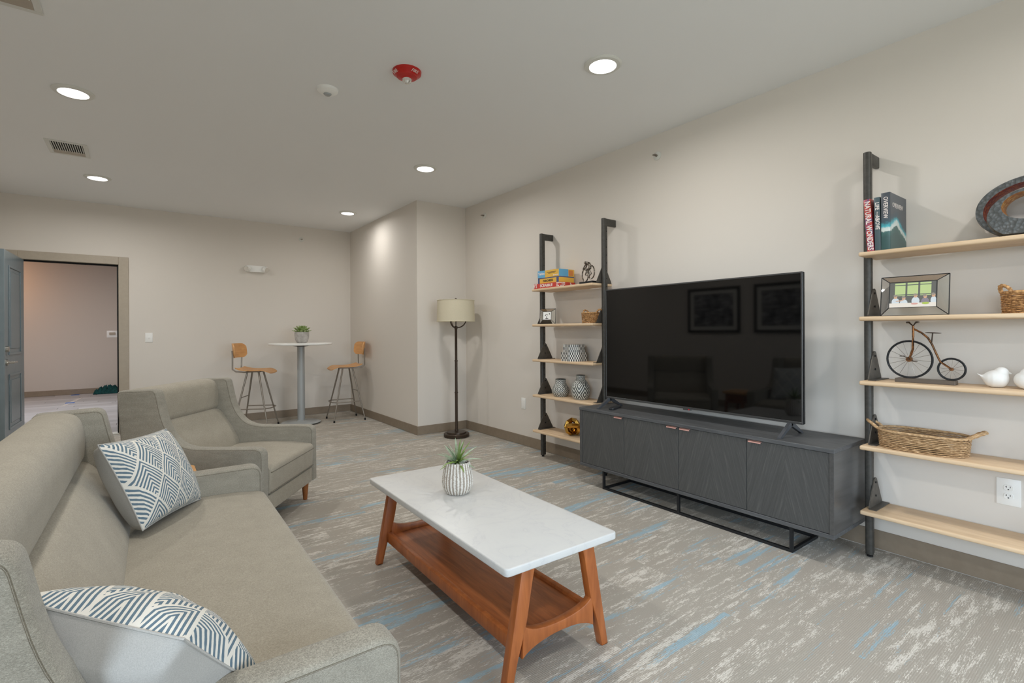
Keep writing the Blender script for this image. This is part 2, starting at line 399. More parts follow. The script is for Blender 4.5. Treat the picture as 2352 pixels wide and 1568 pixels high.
def tag(o, label, cat, group=None, kind=None):
    o['label'] = label; o['category'] = cat
    if group: o['group'] = group
    if kind: o['kind'] = kind
    return o
def dup(root, loc, rz, label):
    r = root.copy(); COL.objects.link(r); r.location = loc; r.rotation_euler = (0, 0, rz); r['label'] = label
    for ch in list(root.children):
        c = ch.copy(); COL.objects.link(c); c.parent = r
        for g in list(ch.children):
            d = g.copy(); COL.objects.link(d); d.parent = c
    return r
def struct(name, bm, m, smooth=30): return obj(name, bm, m, kind='structure', smooth=smooth)
def text(name, s, size, m, parent, mtx, ext=.0004, sx=1.0, bold=0):
    cu = bpy.data.curves.new(name, 'FONT'); cu.body = s; cu.size = size; cu.extrude = ext; cu.align_x = 'CENTER'; cu.align_y = 'CENTER'; cu.resolution_u = 2; cu.offset = bold
    to = bpy.data.objects.new('tmp', cu); me = bpy.data.meshes.new_from_object(to); me.name = name
    bpy.data.objects.remove(to); bpy.data.curves.remove(cu)
    me.transform(Matrix.Diagonal((sx, 1, 1, 1))); me.transform(mtx)
    me.materials.clear(); me.materials.append(m)
    o = bpy.data.objects.new(name, me); COL.objects.link(o); o.parent = parent
    return o
def frame_m(origin, xdir, ydir):
    x = Vector(xdir).normalized(); y = Vector(ydir).normalized(); z = x.cross(y)
    m = Matrix.Identity(4)
    for i in range(3): m[i][0] = x[i]; m[i][1] = y[i]; m[i][2] = z[i]; m[i][3] = origin[i]
    return m
def flat(name, rgb, rough=.5): return mat(name, rgb, rough)

# ================================================================== SETTING
XL, XR, YF, XJ, YJ = -1.47, 3.241, 7.605, 2.577, 5.296
T = .12
bm = nb(); box(bm, XL - T, XR + T, YB - T, YF + T * .5, -.05, 0); struct('floor', bm, m_carpet, 0)
bm = nb(); box(bm, XL - T, XR + T, YB - T, YF + T, CEIL, CEIL + .1); struct('ceiling', bm, m_ceil, 0)
bm = nb(); box(bm, XR, XR + T, YB - T, YJ, 0, CEIL); struct('wall_right', bm, m_wall, 0)
bm = nb(); box(bm, XJ, XR + T, YJ, YF + T, 0, CEIL); struct('wall_column', bm, m_wall, 0)
DX0, DX1, DZ = -1.084, -.219, 2.035
bm = nb(); box(bm, XL - T, DX0, YF, YF + T, 0, CEIL); box(bm, DX0, DX1, YF, YF + T, DZ, CEIL); box(bm, DX1, XJ, YF, YF + T, 0, CEIL); struct('wall_far', bm, m_wall, 0)
bm = nb(); box(bm, XL - T, XL, YB - T, LY0, 0, CEIL); box(bm, XL - T, XL, LY1, YF, 0, CEIL); box(bm, XL - T, XL, LY0, LY1, 0, LZ0); box(bm, XL - T, XL, LY0, LY1, LZ1, CEIL); struct('wall_left', bm, m_wall, 0)
bm = nb()
for i in range(3):
    y = LY0 + (LY1 - LY0) * i / 2; box(bm, XL - .1, XL - .02, y - .03, y + .03, LZ0, LZ1)
for z in (LZ0 + .03, LZ1 - .03): box(bm, XL - .1, XL - .02, LY0, LY1, z - .03, z + .03)
wf2 = struct('window_2', bm, m_whitem)
for i in range(2):
    bm = nb(); y0 = LY0 + (LY1 - LY0) * i / 2; box(bm, XL - .064, XL - .058, y0 + .03, y0 + (LY1 - LY0) / 2 - .03, LZ0 + .06, LZ1 - .06); obj('pane', bm, m_glass, wf2)
bm = nb(); box(bm, XL, WX0, YB - T, YB, 0, CEIL); box(bm, WX1, XR, YB - T, YB, 0, CEIL)
box(bm, WX0, WX1, YB - T, YB, 0, WZ0); box(bm, WX0, WX1, YB - T, YB, WZ1, CEIL); struct('wall_back', bm, m_wall, 0)
# window behind the camera: frame and panes
bm = nb()
for i in range(4):
    x = WX0 + (WX1 - WX0) * i / 3; box(bm, x - .03, x + .03, YB - .1, YB - .02, WZ0, WZ1)
for z in (WZ0 + .03, WZ1 - .03): box(bm, WX0, WX1, YB - .1, YB - .02, z - .03, z + .03)
wf = struct('window_1', bm, m_whitem)
for i in range(3):
    bm = nb(); x0 = WX0 + (WX1 - WX0) * i / 3; box(bm, x0 + .03, x0 + (WX1 - WX0) / 3 - .03, YB - .064, YB - .058, WZ0 + .06, WZ1 - .06); obj('pane', bm, m_glass, wf)
ZB = .106
def bb(name, segs):
    bm = nb()
    for x0, x1, y0, y1 in segs:
        box(bm, x0, x1, y0, y1, .004, ZB, .002, 1)
    struct(name, bm, m_base)
bb('baseboard_right', [(XR - .007, XR, YB, YJ - .007)])
bb('baseboard_column', [(XJ - .007, XR, YJ - .007, YJ), (XJ - .007, XJ, YJ, YF - .007)])
bb('baseboard_far', [(DX1 + .097, XJ - .007, YF - .007, YF), (XL, DX0 - .097, YF - .007, YF)])
bb('baseboard_left', [(XL, XL + .007, YB, YF - .007)])
# door casing
bm = nb(); c = .096
for a, b, z0, z1 in ((DX1, DX1 + c, 0, DZ + c - .003), (DX0 - c, DX0, 0, DZ + c - .003), (DX0, DX1, DZ, DZ + c - .003)):
    box(bm, a, b, YF - .018, YF, z0, z1, .003, 1)
box(bm, DX1 - .002, DX1, YF - .005, YF + T, 0, DZ); box(bm, DX0, DX0 + .002, YF - .005, YF + T, 0, DZ); box(bm, DX0, DX1, YF - .005, YF + T, DZ - .002, DZ)
tr = struct('trim_1', bm, m_trim)
bm = nb()
box(bm, DX1 - .016, DX1 - .002, YF + .02, YF + .05, 0, DZ - .002); box(bm, DX0 + .002, DX0 + .016, YF + .02, YF + .05, 0, DZ - .002); box(bm, DX0 + .002, DX1 - .002, YF + .02, YF + .05, DZ - .02, DZ - .002)
obj('weatherstrip', bm, m_black, tr)
bm = nb(); box(bm, DX1 - .004, DX1 - .001, YF + .055, YF + .085, .9, 1.02); obj('strike_plate', bm, m_nickel, tr)
bm = nb(); box(bm, DX0, DX1, YF - .01, YF + T, 0, .014, .004, 1); obj('threshold', bm, m_whitem, tr)
# door leaf
dl = bpy.data.objects.new('door_1', None); COL.objects.link(dl); dl.location = (DX0 + .004, YF - .02, .012); dl.rotation_euler = (0, 0, math.radians(-91.2)); dl['kind'] = 'structure'
DW, DH, DT = .86, 2.015, .044
def ring(bm, x0, x1, z0, z1, w, y0, y1):
    box(bm, x0, x1, y0, y1, z0, z0 + w, .002, 1); box(bm, x0, x1, y0, y1, z1 - w, z1, .002, 1)
    box(bm, x0, x0 + w, y0, y1, z0 + w, z1 - w, .002, 1); box(bm, x1 - w, x1, y0, y1, z0 + w, z1 - w, .002, 1)
bm = nb(); box(bm, 0, DW, 0, DT, 0, DH, .002, 1); obj('leaf', bm, m_door, dl)
for z0, z1 in ((.25, .80), (.99, 1.88)):
    bm = nb()
    for y0, y1 in ((DT, DT + .008), (-.008, 0)):
        ring(bm, .17, DW - .17, z0, z1, .022, y0, y1)
    for y0, y1 in ((DT, DT + .006), (-.006, 0)): box(bm, .23, DW - .23, y0, y1, z0 + .06, z1 - .06, .005, 1)
    obj('door_panel', bm, m_door, dl)
bm = nb()
for s in (0, 1):
    yy = DT if s else 0; d = 1 if s else -1
    tube(bm, [(DW - .065, yy, .92), (DW - .065, yy + d * .012, .92)], .03, 20)
    tube(bm, [(DW - .065, yy + d * .01, .92), (DW - .065, yy + d * .055, .92), (DW - .085, yy + d * .058, .92), (DW - .175, yy + d * .058, .92)], [.011, .011, .010, .009], 12)
    tube(bm, [(DW - .065, yy, 1.05), (DW - .065, yy + d * .02, 1.05)], .028, 20)
obj('door_handle', bm, m_nickel, dl)
# hall
HX0, HX1, HY = -4.4, .9, 13.13
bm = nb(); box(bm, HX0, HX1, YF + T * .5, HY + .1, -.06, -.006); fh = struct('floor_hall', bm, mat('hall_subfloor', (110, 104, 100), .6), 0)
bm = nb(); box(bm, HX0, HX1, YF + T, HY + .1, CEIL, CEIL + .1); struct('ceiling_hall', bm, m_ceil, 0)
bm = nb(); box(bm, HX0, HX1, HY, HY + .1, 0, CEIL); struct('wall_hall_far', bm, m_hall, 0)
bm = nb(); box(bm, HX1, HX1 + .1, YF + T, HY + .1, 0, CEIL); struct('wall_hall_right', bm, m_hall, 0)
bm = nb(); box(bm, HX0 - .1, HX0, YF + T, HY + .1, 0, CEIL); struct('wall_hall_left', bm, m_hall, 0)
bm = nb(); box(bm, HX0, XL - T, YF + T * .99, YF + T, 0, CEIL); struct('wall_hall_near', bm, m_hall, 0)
bb('baseboard_hall', [(HX0, HX1, HY - .008, HY)])
mpk = [mat('vinyl_plank_%s' % n, c, .42, fn=wood(tuple(v - 7 for v in c), tuple(v + 7 for v in c), (1.2, 14, 1), 3)) for n, c in (('light', (178, 177, 178)), ('mid', (166, 165, 166)), ('warm', (160, 158, 158)), ('dark', (149, 148, 149)))]
bm = nb(); box(bm, 0, 1.216, 0, .178, -.006, .0, .001, 1); pk = obj('plank', bm, mpk[0], fh); pk.location = (-3.0, YF + .06, 0)
me_pk = [pk.data]
for m_ in mpk[1:]:
    q = pk.data.copy(); q.materials.clear(); q.materials.append(m_); me_pk.append(q)
for r in range(31):
    off = random.random() * 1.2
    for k in range(3):
        if r == 0 and k == 0: pk.location.x = -3.0 + off; continue
        o = pk.copy(); o.data = random.choice(me_pk[:3] if r > 12 else me_pk[1:]); COL.objects.link(o); o.location = (-3.0 + off + k * 1.22, YF + .06 + r * .18, 0)

# ================================================================== CEILING FIXTURES
names = ['round ceiling downlight nearest the camera, right of the red strobe', 'round ceiling downlight straight above the lamp corner, second in the right row', 'small round ceiling downlight far back by the corner above the bistro table',
         'elongated bright ceiling downlight at upper left beyond the air vent', 'round ceiling downlight at far left between vent and far wall']
bm = nb(); lathe(bm, [(.078, -.012), (.100, -.010), (.108, -.003), (.108, 0), (.078, 0)], 40); _tr = bm
pr = thing('ceiling_downlight', names[0], 'ceiling light', (DOWN[0][0], DOWN[0][1], CEIL), 0, 'recessed downlights')
obj('trim_ring', _tr, m_whitem, pr)
bm = nb(); lathe(bm, [(.0001, -.0135), (.055, -.0135), (.0775, -.0125), (.0775, -.004)], 40, cap=False); obj('diffuser', bm, m_led, pr)
names[3] = 'downlight at upper left, on the camera side of the vent'
for i, (x, y) in enumerate(DOWN):
    if 0 < i: dup(pr, (x, y, CEIL), 0, names[i] if i < 5 else ['downlight over the sofa, outside the frame', 'downlight behind the camera on the television side', 'downlight behind the camera on the sofa side'][i - 5])
    lamp_disk(x, y, CEIL - .018, .077, LAMP_W * (.5 if i == 2 else 1.2 if i == 4 else 1), LAMP_COL)
def vent(loc, label):
    v = thing('ceiling_vent', label, 'vent', loc, 0, 'ceiling air vents')
    bm = nb(); a, b = .13, .19
    ring_ = [(-a, a, -b, -b + .03), (-a, a, b - .03, b), (-a, -a + .03, -b + .03, b - .03), (a - .03, a, -b + .03, b - .03)]
    for x0, x1, y0, y1 in ring_: box(bm, x0, x1, y0, y1, -.006, 0, .002, 1)
    obj('frame', bm, m_whitem, v)
    bm = nb(); box(bm, -a + .03, a - .03, -b + .03, b - .03, -.001, 0); obj('backing', bm, m_black, v)
    bm = nb(); box(bm, -a + .03, a - .03, b - .03 - .09, b - .03, -.005, -.001); obj('damper_bar', bm, m_trim, v)
    n = 14
    for i in range(n):
        x = -a + .036 + i * (2 * a - .072) / (n - 1)
        bm = nb(); box(bm, -.0025, .0025, -b + .03, b - .12, -.008, -.001); o = obj('slat', bm, m_whitem, v); o.location = (x, 0, 0)
    return v
vent((-.48, 5.49, CEIL), 'white slatted ceiling vent between the two left downlights')
vent((-.50, 3.07, CEIL), 'white ceiling vent cut by the top left corner of the photo')
d = thing('smoke_detector', 'small white dome smoke detector on the ceiling left of the red strobe', 'smoke detector', (.948, 3.204, CEIL))
bm = nb(); lathe(bm, [(.0001, -.03), (.028, -.03), (.045, -.026), (.062, -.014), (.066, 0)], 32, cap=False); obj('housing', bm, m_white, d)
bm = nb(); lathe(bm, [(.0001, -.040), (.018, -.038), (.024, -.032), (.025, -.028)], 24, cap=False); obj('sensor', bm, m_pole, d)
d = thing('fire_strobe', 'red round ceiling fire alarm strobe lettered FIRE with clear lens', 'fire alarm', (1.262, 2.712, CEIL))
bm = nb(); lathe(bm, [(.0001, -.045), (.03, -.045), (.034, -.040), (.058, -.034), (.064, -.026), (.082, -.014), (.084, 0)], 40, cap=False); obj('housing', bm, m_red, d)
bm = nb(); lathe(bm, [(.0001, -.072), (.014, -.070), (.025, -.060), (.028, -.044)], 12, cap=False); obj('lens', bm, m_crystal, d, smooth=0)
for a in (284, 182, 53):
    ca, sa = math.cos(math.radians(a)), math.sin(math.radians(a))
    text('lettering', 'FIRE', .026, mat('print_white', (235, 225, 220), .5), d, frame_m((.0735 * ca, .0735 * sa, -.0212), (-sa, ca, 0), (ca * .83, sa * .83, .55)), .0006)
def sprinkler(loc, nrm, label):
    s = thing('sprinkler_head', label, 'sprinkler', loc, 0, 'wall sprinklers')
    n = Vector(nrm); l = Vector((0, 0, 0))
    bm = nb(); tube(bm, [l, n * .006, n * .010], [.034, .034, .026], 28); obj('escutcheon', bm, m_whitem, s)
    bm = nb(); tube(bm, [n * .009, n * .03], .009, 10); box(bm, -.012 + n.x * .035 - .002, .012 + n.x * .035 + .002, n.y * .035 - .012, n.y * .035 + .012, -.003, .003); tube(bm, [n * .03, n * .045], .004, 8); obj('nozzle', bm, m_steel, s)
sprinkler((XR, 2.425, 2.574), (-1, 0, 0), 'round sprinkler high on the wall above the television')
sprinkler((XR, 4.867, 2.571), (-1, 0, 0), 'small round sprinkler high on wall near the floor lamp corner')
sprinkler((1.866, YF, 2.558), (0, -1, 0), 'small round sprinkler high on the far wall above the bistro table')
d = thing('emergency_light', 'white twin-head emergency light on the far wall', 'emergency light', (1.266, YF, 2.085))
bm = nb(); slab(bm, fillet([(-.13, -.045, .03), (.13, -.045, .03), (.13, .045, .03), (-.13, .045, .03)]), -.045, 0, .008, 2); obj('housing', bm, m_white, d)
for s in (-1, 1):
    bm = nb(); tube(bm, [(s * .1, -.04, 0), (s * .1 + s * .01, -.065, -.004), (s * .1 + s * .02, -.075, -.008)], [.038, .042, .036], 20); obj('lamp_head', bm, m_white, d)
    bm = nb(); tube(bm, [(s * .12, -.072, -.008), (s * .124, -.079, -.01)], .031, 16); obj('lens', bm, m_crystal, d)
def plate(name, label, cat, loc, nrm, w, h, feats):
    p = thing(name, label, cat, loc); n = Vector(nrm); s = n.cross(Vector((0, 0, 1))).normalized() * -1
    M_ = frame_m((0, 0, 0), s, (0, 0, 1))
    if (s.cross(Vector((0, 0, 1)))).dot(n) < 0: M_ = frame_m((0, 0, 0), -s, (0, 0, 1))
    bm = nb(); box(bm, -w / 2, w / 2, -h / 2, h / 2, 0, .006, .002, 2, mtx=M_); obj('faceplate', bm, m_white, p)
    for f in feats: f(p, M_)
def rocker(p, M_):
    bm = nb(); box(bm, -.006, .006, -.012, .012, .005, .012, .001, 1, mtx=M_); obj('toggle', bm, m_white, p)
def decora(p, M_):
    bm = nb(); box(bm, -.017, .017, -.034, .034, .005, .008, .001, 1, mtx=M_); obj('insert', bm, m_white, p)
def recept(p, M_):
    for sgn in (1, -1):
        cy = .0195 * sgn; bm = nb()
        slab(bm, fillet([(-.017, cy - .014, .012), (.017, cy - .014, .012), (.017, cy + .014, .012), (-.017, cy + .014, .012)]), .004, .0085, .001, 1, 'xy'); bmesh.ops.transform(bm, matrix=M_, verts=bm.verts)
        so = obj('socket', bm, m_white, p)
        bm = nb(); box(bm, -.0075, -.0055, cy, cy + .008, .008, .0088, mtx=M_); box(bm, -.010, -.0075, cy + .003, cy + .005, .008, .0088, mtx=M_); box(bm, .0055, .0075, cy, cy + .008, .008, .0088, mtx=M_); box(bm, -.0025, .0025, cy - .0095, cy - .005, .008, .0088, mtx=M_); obj('slots', bm, m_black, so)
plate('light_switch', 'white toggle switch plate on the far wall right of the door', 'light switch', (.073, YF, 1.156), (0, -1, 0), .075, .118, [rocker])
plate('wall_outlet', 'white duplex outlet with two sockets under the fourth shelf at far right', 'outlet', (XR, .471, .446), (-1, 0, 0), .083, .125, [recept])
plate('wall_plate', 'small white wall plate left of the far shelf unit', 'wall plate', (XR, 4.139, .445), (-1, 0, 0), .072, .115, [decora])
plate('thermostat', 'small white thermostat on the hall wall seen through the doorway', 'thermostat', (-.482, HY, 1.198), (0, -1, 0), .18, .14, [lambda p, M_: (lambda bm: (box(bm, -.05, .05, -.02, .035, .005, .02, .004, 1, mtx=M_), obj('display', bm, m_trim, p)))(nb())])

# ================================================================== SEATING
ARM = fillet([(0, .135, .012), (0, .536, .055), (-.415, .536, .07), (-.505, .570, .09), (-.578, .675, .12), (-.622, .882, .035), (-.856, .874, .03), (-.80, .135, .012)], 6)
HEAD = fillet([(-.715, .645, .01), (-.686, .682, .015), (-.680, .79, .06), (-.705, .872, .05), (-.80, .882, .04), (-.852, .866, .02), (-.83, .60, .02), (-.74, .60, .02)], 5)
BACKC = fillet([(-.515, .30, .01), (-.522, .42, .04), (-.585, .545, .08), (-.662, .652, .025), (-.70, .672, .02), (-.78, .62, .02), (-.74, .30, .02)], 5)
SEATP = fillet([(.004, .245, .012), (.012, .408, .03), (-.14, .428, .1), (-.38, .428, .1), (-.56, .412, .03), (-.56, .245, .01)], 5)
def loft_y(bm, poly, y0, y1, n=16, soft=.014):
    cx = sum(p[0] for p in poly) / len(poly); cz = sum(p[1] for p in poly) / len(poly); rings = []
    ys = [y0, y0 + soft * .3, y0 + soft] + [y0 + soft + (y1 - y0 - 2 * soft) * k / n for k in range(1, n)] + [y1 - soft, y1 - soft * .3, y1]
    for y in ys:
        e = min(y - y0, y1 - y); s = 1 if e >= soft else 1 - .035 * (1 - e / soft) ** 2
        rings.append([bm.verts.new((cx + (a - cx) * s, y, cz + (b - cz) * s)) for a, b in poly])
    m = len(poly)
    for a, b in zip(rings[:-1], rings[1:]):
        for k in range(m): bm.faces.new((a[k], a[(k + 1) % m], b[(k + 1) % m], b[k]))
    bm.faces.new(rings[0][::-1]); bm.faces.new(rings[-1]); return bm
def seating(name, label, cat, loc, rz, Wd, ta):
    s = thing(name, label, cat, loc, rz); hw = Wd / 2; hi = hw - ta
    for sg in (-1, 1):
        y0, y1 = (sg * hi, sg * hw) if sg > 0 else (-hw, -hi)
        bm = nb(); slab(bm, ARM, y0, y1, .018, 4); a = obj('arm', bm, m_fabs, s, smooth=50)
        ln = inset(ARM, .012)
        k0 = 0; k1 = int(len(ln) * .82)
        pts = ln[k0:k1 + 6]
        for yy in (y0 + .0045, y1 - .0045):
            bm = nb(); tube(bm, [(p[0], yy, p[1]) for p in pts], .0036, 6); obj('piping', bm, m_pipe, a)
    bm = nb(); loft_y(bm, HEAD, -hi - .004, hi + .004); obj('headrest', bm, m_fab, s, smooth=50)
    bm = nb(); loft_y(bm, BACKC, -hi + .001, hi - .001); obj('back_cushion', bm, m_fab, s, smooth=50)
    bm = nb(); loft_y(bm, SEATP, -hi + .003, hi - .003, soft=.02); sc_ = obj('seat_cushion', bm, m_fab, s, smooth=50)
    for zz, xx in ((.374, .0085), (.256, .006)):
        bm = nb(); tube(bm, [(xx, -hi + .01, zz), (xx, hi - .01, zz)], .0036, 6); obj('piping', bm, m_pipe, sc_)
    bm = nb(); box(bm, -.035, -.006, -hi, hi, .135, .238, .008, 3); obj('front_rail', bm, m_fab, s)
    bm = nb(); box(bm, -.79, -.04, -hi, hi, .14, .235, .005, 1); box(bm, -.838, -.80, -hi, hi, .14, .70, .005, 1, mtx=None); obj('frame', bm, m_fab, s)
    for fx in (-.06, -.74):
        for sg in (-1, 1):
            bm = nb(); tx = .0; tube(bm, [(fx, sg * (hw - .07), .137), (fx, sg * (hw - .07), .12), (fx, sg * (hw - .07), 0)], [.026, .025, .014], 14); obj('leg', bm, m_legwood, s)
    return s
YS0, YS1 = 1.035, 2.875
seating('sofa', 'long grey beige wingback sofa with two patterned pillows, in front at left', 'sofa', (.477, (YS0 + YS1) / 2, 0), math.radians(-.8), YS1 - YS0, .095)
seating('armchair', 'grey beige wingback armchair with tapered wood feet beyond the sofa', 'armchair', (.797, 3.485, 0), math.radians(-37), .79, .075)
# side table between sofa and armchair
d = thing('side_table', 'small walnut side table, only its corner showing between sofa and armchair', 'side table', (.065, 3.18, 0))
bm = nb(); slab(bm, fillet([(-.17, -.14, .03), (.17, -.14, .03), (.17, .14, .03), (-.17, .14, .03)]), .44, .468, .005, 2, 'xy'); obj('tabletop', bm, m_oak, d)
bm = nb(); box(bm, -.14, .14, -.11, .11, .33, .44, .004, 1); obj('drawer_box', bm, m_walnut, d)
for sx in (-1, 1):
    for sy in (-1, 1):
        bm = nb(); tube(bm, [(sx * .13, sy * .1, .34), (sx * .14, sy * .11, 0)], [.018, .011], 10); obj('leg', bm, m_walleg, d)

def pillow(label, C, A, B, thick, fsign=1):
    """C corner, A next corner (u), B next corner (v)"""
    C, A, B = Vector(C), Vector(A), Vector(B); eu, ev = A - C, B - C; nrm = eu.cross(ev).normalized() * fsign; ctr = C + (eu + ev) / 2
    root = thing('throw_pillow', label, 'pillow', tuple(ctr), 0, 'patterned throw pillows on the sofa')
    N = 28; rnd = random.Random(3)
    for side, nm, m_ in ((1, 'front_cover', m_pill), (-1, 'back_cover', m_greyback)):
        bm = nb(); L = bm.loops.layers.uv.verify(); g = []
        for i in range(N + 1):
            row = []
            for j in range(N + 1):
                u, v = -1 + 2 * i / N, -1 + 2 * j / N
                h = (thick if side > 0 else thick * 1.3) * (max(0, 1 - u * u) * max(0, 1 - v * v)) ** (.42 if side > 0 else .3)
                h += .0022 * math.sin(9 * u + 3 * v) * math.sin(7 * v - 2 * u) * (1 - u * u) * (1 - v * v) * 2
                x = u * (1 - .055 * (1 - v * v)); y = v * (1 - .055 * (1 - u * u))
                row.append(bm.verts.new(eu * (x / 2) + ev * (y / 2) + nrm * h * side))
            g.append(row)
        for i in range(N):
            for j in range(N):
                f = bm.faces.new((g[i][j], g[i + 1][j], g[i + 1][j + 1], g[i][j + 1]))
                for l, (a, b) in zip(f.loops, ((i, j), (i + 1, j), (i + 1, j + 1), (i, j + 1))): l[L].uv = (a / N, b / N)
        obj(nm, bm, m_, root, smooth=80, label=('plain light grey cotton back cover' if side < 0 else None))
    bm = nb(); pp = []
    for k in range(4 * N):
        s_, q = divmod(k, N); w = -1 + 2 * q / N
        u, v = ((w, -1), (1, w), (-w, 1), (-1, -w))[s_]
        pp.append(eu * (u * (1 - .055 * (1 - v * v)) / 2) + ev * (v * (1 - .055 * (1 - u * u)) / 2))
    tube(bm, pp, .0028, 6, closed=True); obj('seam', bm, m_greyback, root)
    return root
# far pillow: B bottom-near, R bottom-far, T top-far, L top-near
pillow('blue chevron pillow leaning in the far corner of the sofa', (.0, 2.37, .454), (.219, 2.744, .430), (-.132, 2.394, .795), .085, 1)
pillow('blue chevron pillow slumped against the near sofa arm, cut by the frame', (.055, 1.007, .690), (-.19, 1.265, .727), (.215, 1.205, .425), .09, -1)

# ================================================================== COFFEE TABLE
ct = thing('coffee_table', 'white marble topped coffee table with reddish walnut legs and lower shelf', 'coffee table', (1.206, 1.915, 0), math.radians(-.9))
bm = nb(); slab(bm, fillet([(-.26, -.628, .02), (.26, -.628, .02), (.26, .628, .02), (-.26, .628, .02)]), .412, .44, .005, 3, 'xy'); obj('tabletop', bm, m_marble, ct)
for ye in (-.575, .575):
    y0, y1 = ye - .018, ye + .018
    for sg in (-1, 1):
        P_ = [(sg * .108, .412, 0), (sg * .168, .412, 0), (sg * .245, 0, .004), (sg * .212, 0, .004), (sg * .188, .10, .03), (sg * .150, .21, .03), (sg * .122, .36, .02)]
        bm = nb(); slab(bm, fillet(P_, 4), y0, y1, .006, 2); obj('leg', bm, m_walleg, ct)
    # curved stretcher
    top = [(-.165 + .33 * k / 16, .192 - .022 * (1 - (2 * k / 16 - 1) ** 2) + .02 * abs(2 * k / 16 - 1) ** 6) for k in range(17)]
    bot = [(.168 - .336 * k / 16, .108 + .026 * (1 - (2 * k / 16 - 1) ** 2) - .012 * abs(2 * k / 16 - 1) ** 6) for k in range(17)]
    bm = nb(); slab(bm, top + bot, y0 + .002, y1 - .002, .005, 2); obj('stretcher', bm, m_walleg, ct)
bm = nb(); box(bm, -.165, .165, -.56, .56, .132, .146); obj('lower_shelf', bm, m_walnut, ct)
for sg in (-1, 1):
    bm = nb(); box(bm, sg * .165, sg * .19, -.56, .56, .108, .160, .006, 2); obj('side_rail', bm, m_walleg, ct)
def airplant(root, cx, cy, cz, n, rnd, scale, mats_, wid=.008, tilt=(.2, 1.1)):
    for i in range(n):
        a = 2 * math.pi * (i * .382) + rnd.uniform(-.2, .2); el = tilt[1] - (tilt[1] - tilt[0]) * (i / n) + rnd.uniform(-.1, .1); L_ = scale * rnd.uniform(.75, 1.1)
        bm = nb(); pts = []; K = 9; p = Vector((0, 0, 0)); e = el
        side = Vector((-math.sin(a), math.cos(a), 0)); rows = []
        for k in range(K + 1):
            s = k / K; w = wid * (1 - s) ** .6 * (1.0 if k else .8)
            d_ = Vector((math.cos(a) * math.cos(e), math.sin(a) * math.cos(e), math.sin(e))); up = side.cross(d_)
            rows.append([bm.verts.new(p + side * w + up * w * .35), bm.verts.new(p - up * w * .1), bm.verts.new(p - side * w + up * w * .35), bm.verts.new(p - up * w * .3)])
            p = p + d_ * L_ / K; e -= rnd.uniform(.03, .13) * (1.2 - el * .5)
        for a_, b_ in zip(rows[:-1], rows[1:]):
            for q in range(4): bm.faces.new((a_[q], a_[(q + 1) % 4], b_[(q + 1) % 4], b_[q]))
        o = obj('leaf', bm, mats_[i % len(mats_)], root, smooth=60); o.location = (cx, cy, cz)
pt = thing('potted_air_plant', 'spiky green air plant in a ribbed white and grey pot on the coffee table', 'plant', (1.205, 2.055, .44), .3)
prof = [(.044, 0), (.056, .006), (.069, .03), (.0735, .055), (.0715, .085), (.0655, .115), (.060, .142), (.058, .150), (.053, .148), (.052, .13)]
bm = nb(); lathe(bm, prof, 156, uv=True, cap=False, mod=lambda a, z: 1 + .022 * math.sin(26 * a) * (1 if z < .145 else .5)); lathe(bm, [(.0001, .0), (.044, 0)], 26, cap=False); obj('pot', bm, m_potrib, pt, smooth=60)
bm = nb(); lathe(bm, [(.0001, .136), (.053, .134)], 24, cap=False); obj('soil', bm, flat('soil', (70, 60, 48), .9), pt)
rnd = random.Random(5)
for i in range(22):
    a = rnd.uniform(0, 6.28); r = rnd.uniform(.018, .046); bm = nb(); bmesh.ops.create_icosphere(bm, subdivisions=1, radius=rnd.uniform(.005, .008)); bmesh.ops.scale(bm, vec=(1.3, 1, .8), verts=bm.verts)
    o = obj('pebble', bm, m_pebble, pt, smooth=60); o.location = (r * math.cos(a), r * math.sin(a), .143); o.rotation_euler = (0, 0, rnd.uniform(0, 3))
airplant(pt, 0, 0, .142, 24, rnd, .125, [m_leaf, m_leafp, m_leaf, m_leafp, m_leafp], .0105, (.05, 1.4))

# ================================================================== BISTRO TABLE AND STOOLS
bt = thing('bistro_table', 'tall round white bistro table on a grey pole in the far corner', 'table', (1.697, 6.969, 0))
bm = nb(); lathe(bm, [(.0001, 1.042), (.375, 1.042), (.388, 1.046), (.392, 1.058), (.388, 1.068), (.0001, 1.07)], 64, cap=False); obj('tabletop', bm, m_white, bt)
bm = nb(); lathe(bm, [(.0001, 1.022), (.06, 1.022), (.115, 1.036), (.115, 1.042)], 32, cap=False); obj('mounting_plate', bm, m_frame, bt)
bm = nb(); lathe(bm, [(.046, .03), (.046, 1.025)], 28); obj('pole', bm, m_pole, bt)
bm = nb(); lathe(bm, [(.0001, .012), (.24, .014), (.245, .02), (.235, .026), (.07, .038), (.055, .05), (.0001, .05)], 48, cap=False); obj('base', bm, m_pole, bt)
for k in range(4):
    a = k * math.pi / 2 + .35
    bm = nb(); lathe(bm, [(.016, 0), (.018, .012)], 12); o = obj('foot', bm, m_black, bt); o.location = (.21 * math.cos(a), .21 * math.sin(a), 0)
    bm = nb(); lathe(bm, [(.007, .035), (.007, .047), (.0001, .05)], 8); o = obj('bolt', bm, m_nickel, bt); o.location = (.062 * math.cos(a), .062 * math.sin(a), 0)
pt2 = thing('potted_succulent', 'green rosette succulent in a grey pot on the bistro table', 'plant', (1.70, 6.93, 1.07))
bm = nb(); lathe(bm, [(.055, 0), (.068, .01), (.083, .05), (.090, .095), (.090, .142), (.085, .145), (.083, .13)], 40, cap=False); lathe(bm, [(.0001, 0), (.055, 0)], 20, cap=False); lathe(bm, [(.0001, .125), (.085, .125)], 20, cap=False); obj('pot', bm, m_concrete, pt2)
rnd = random.Random(11)
n = 0
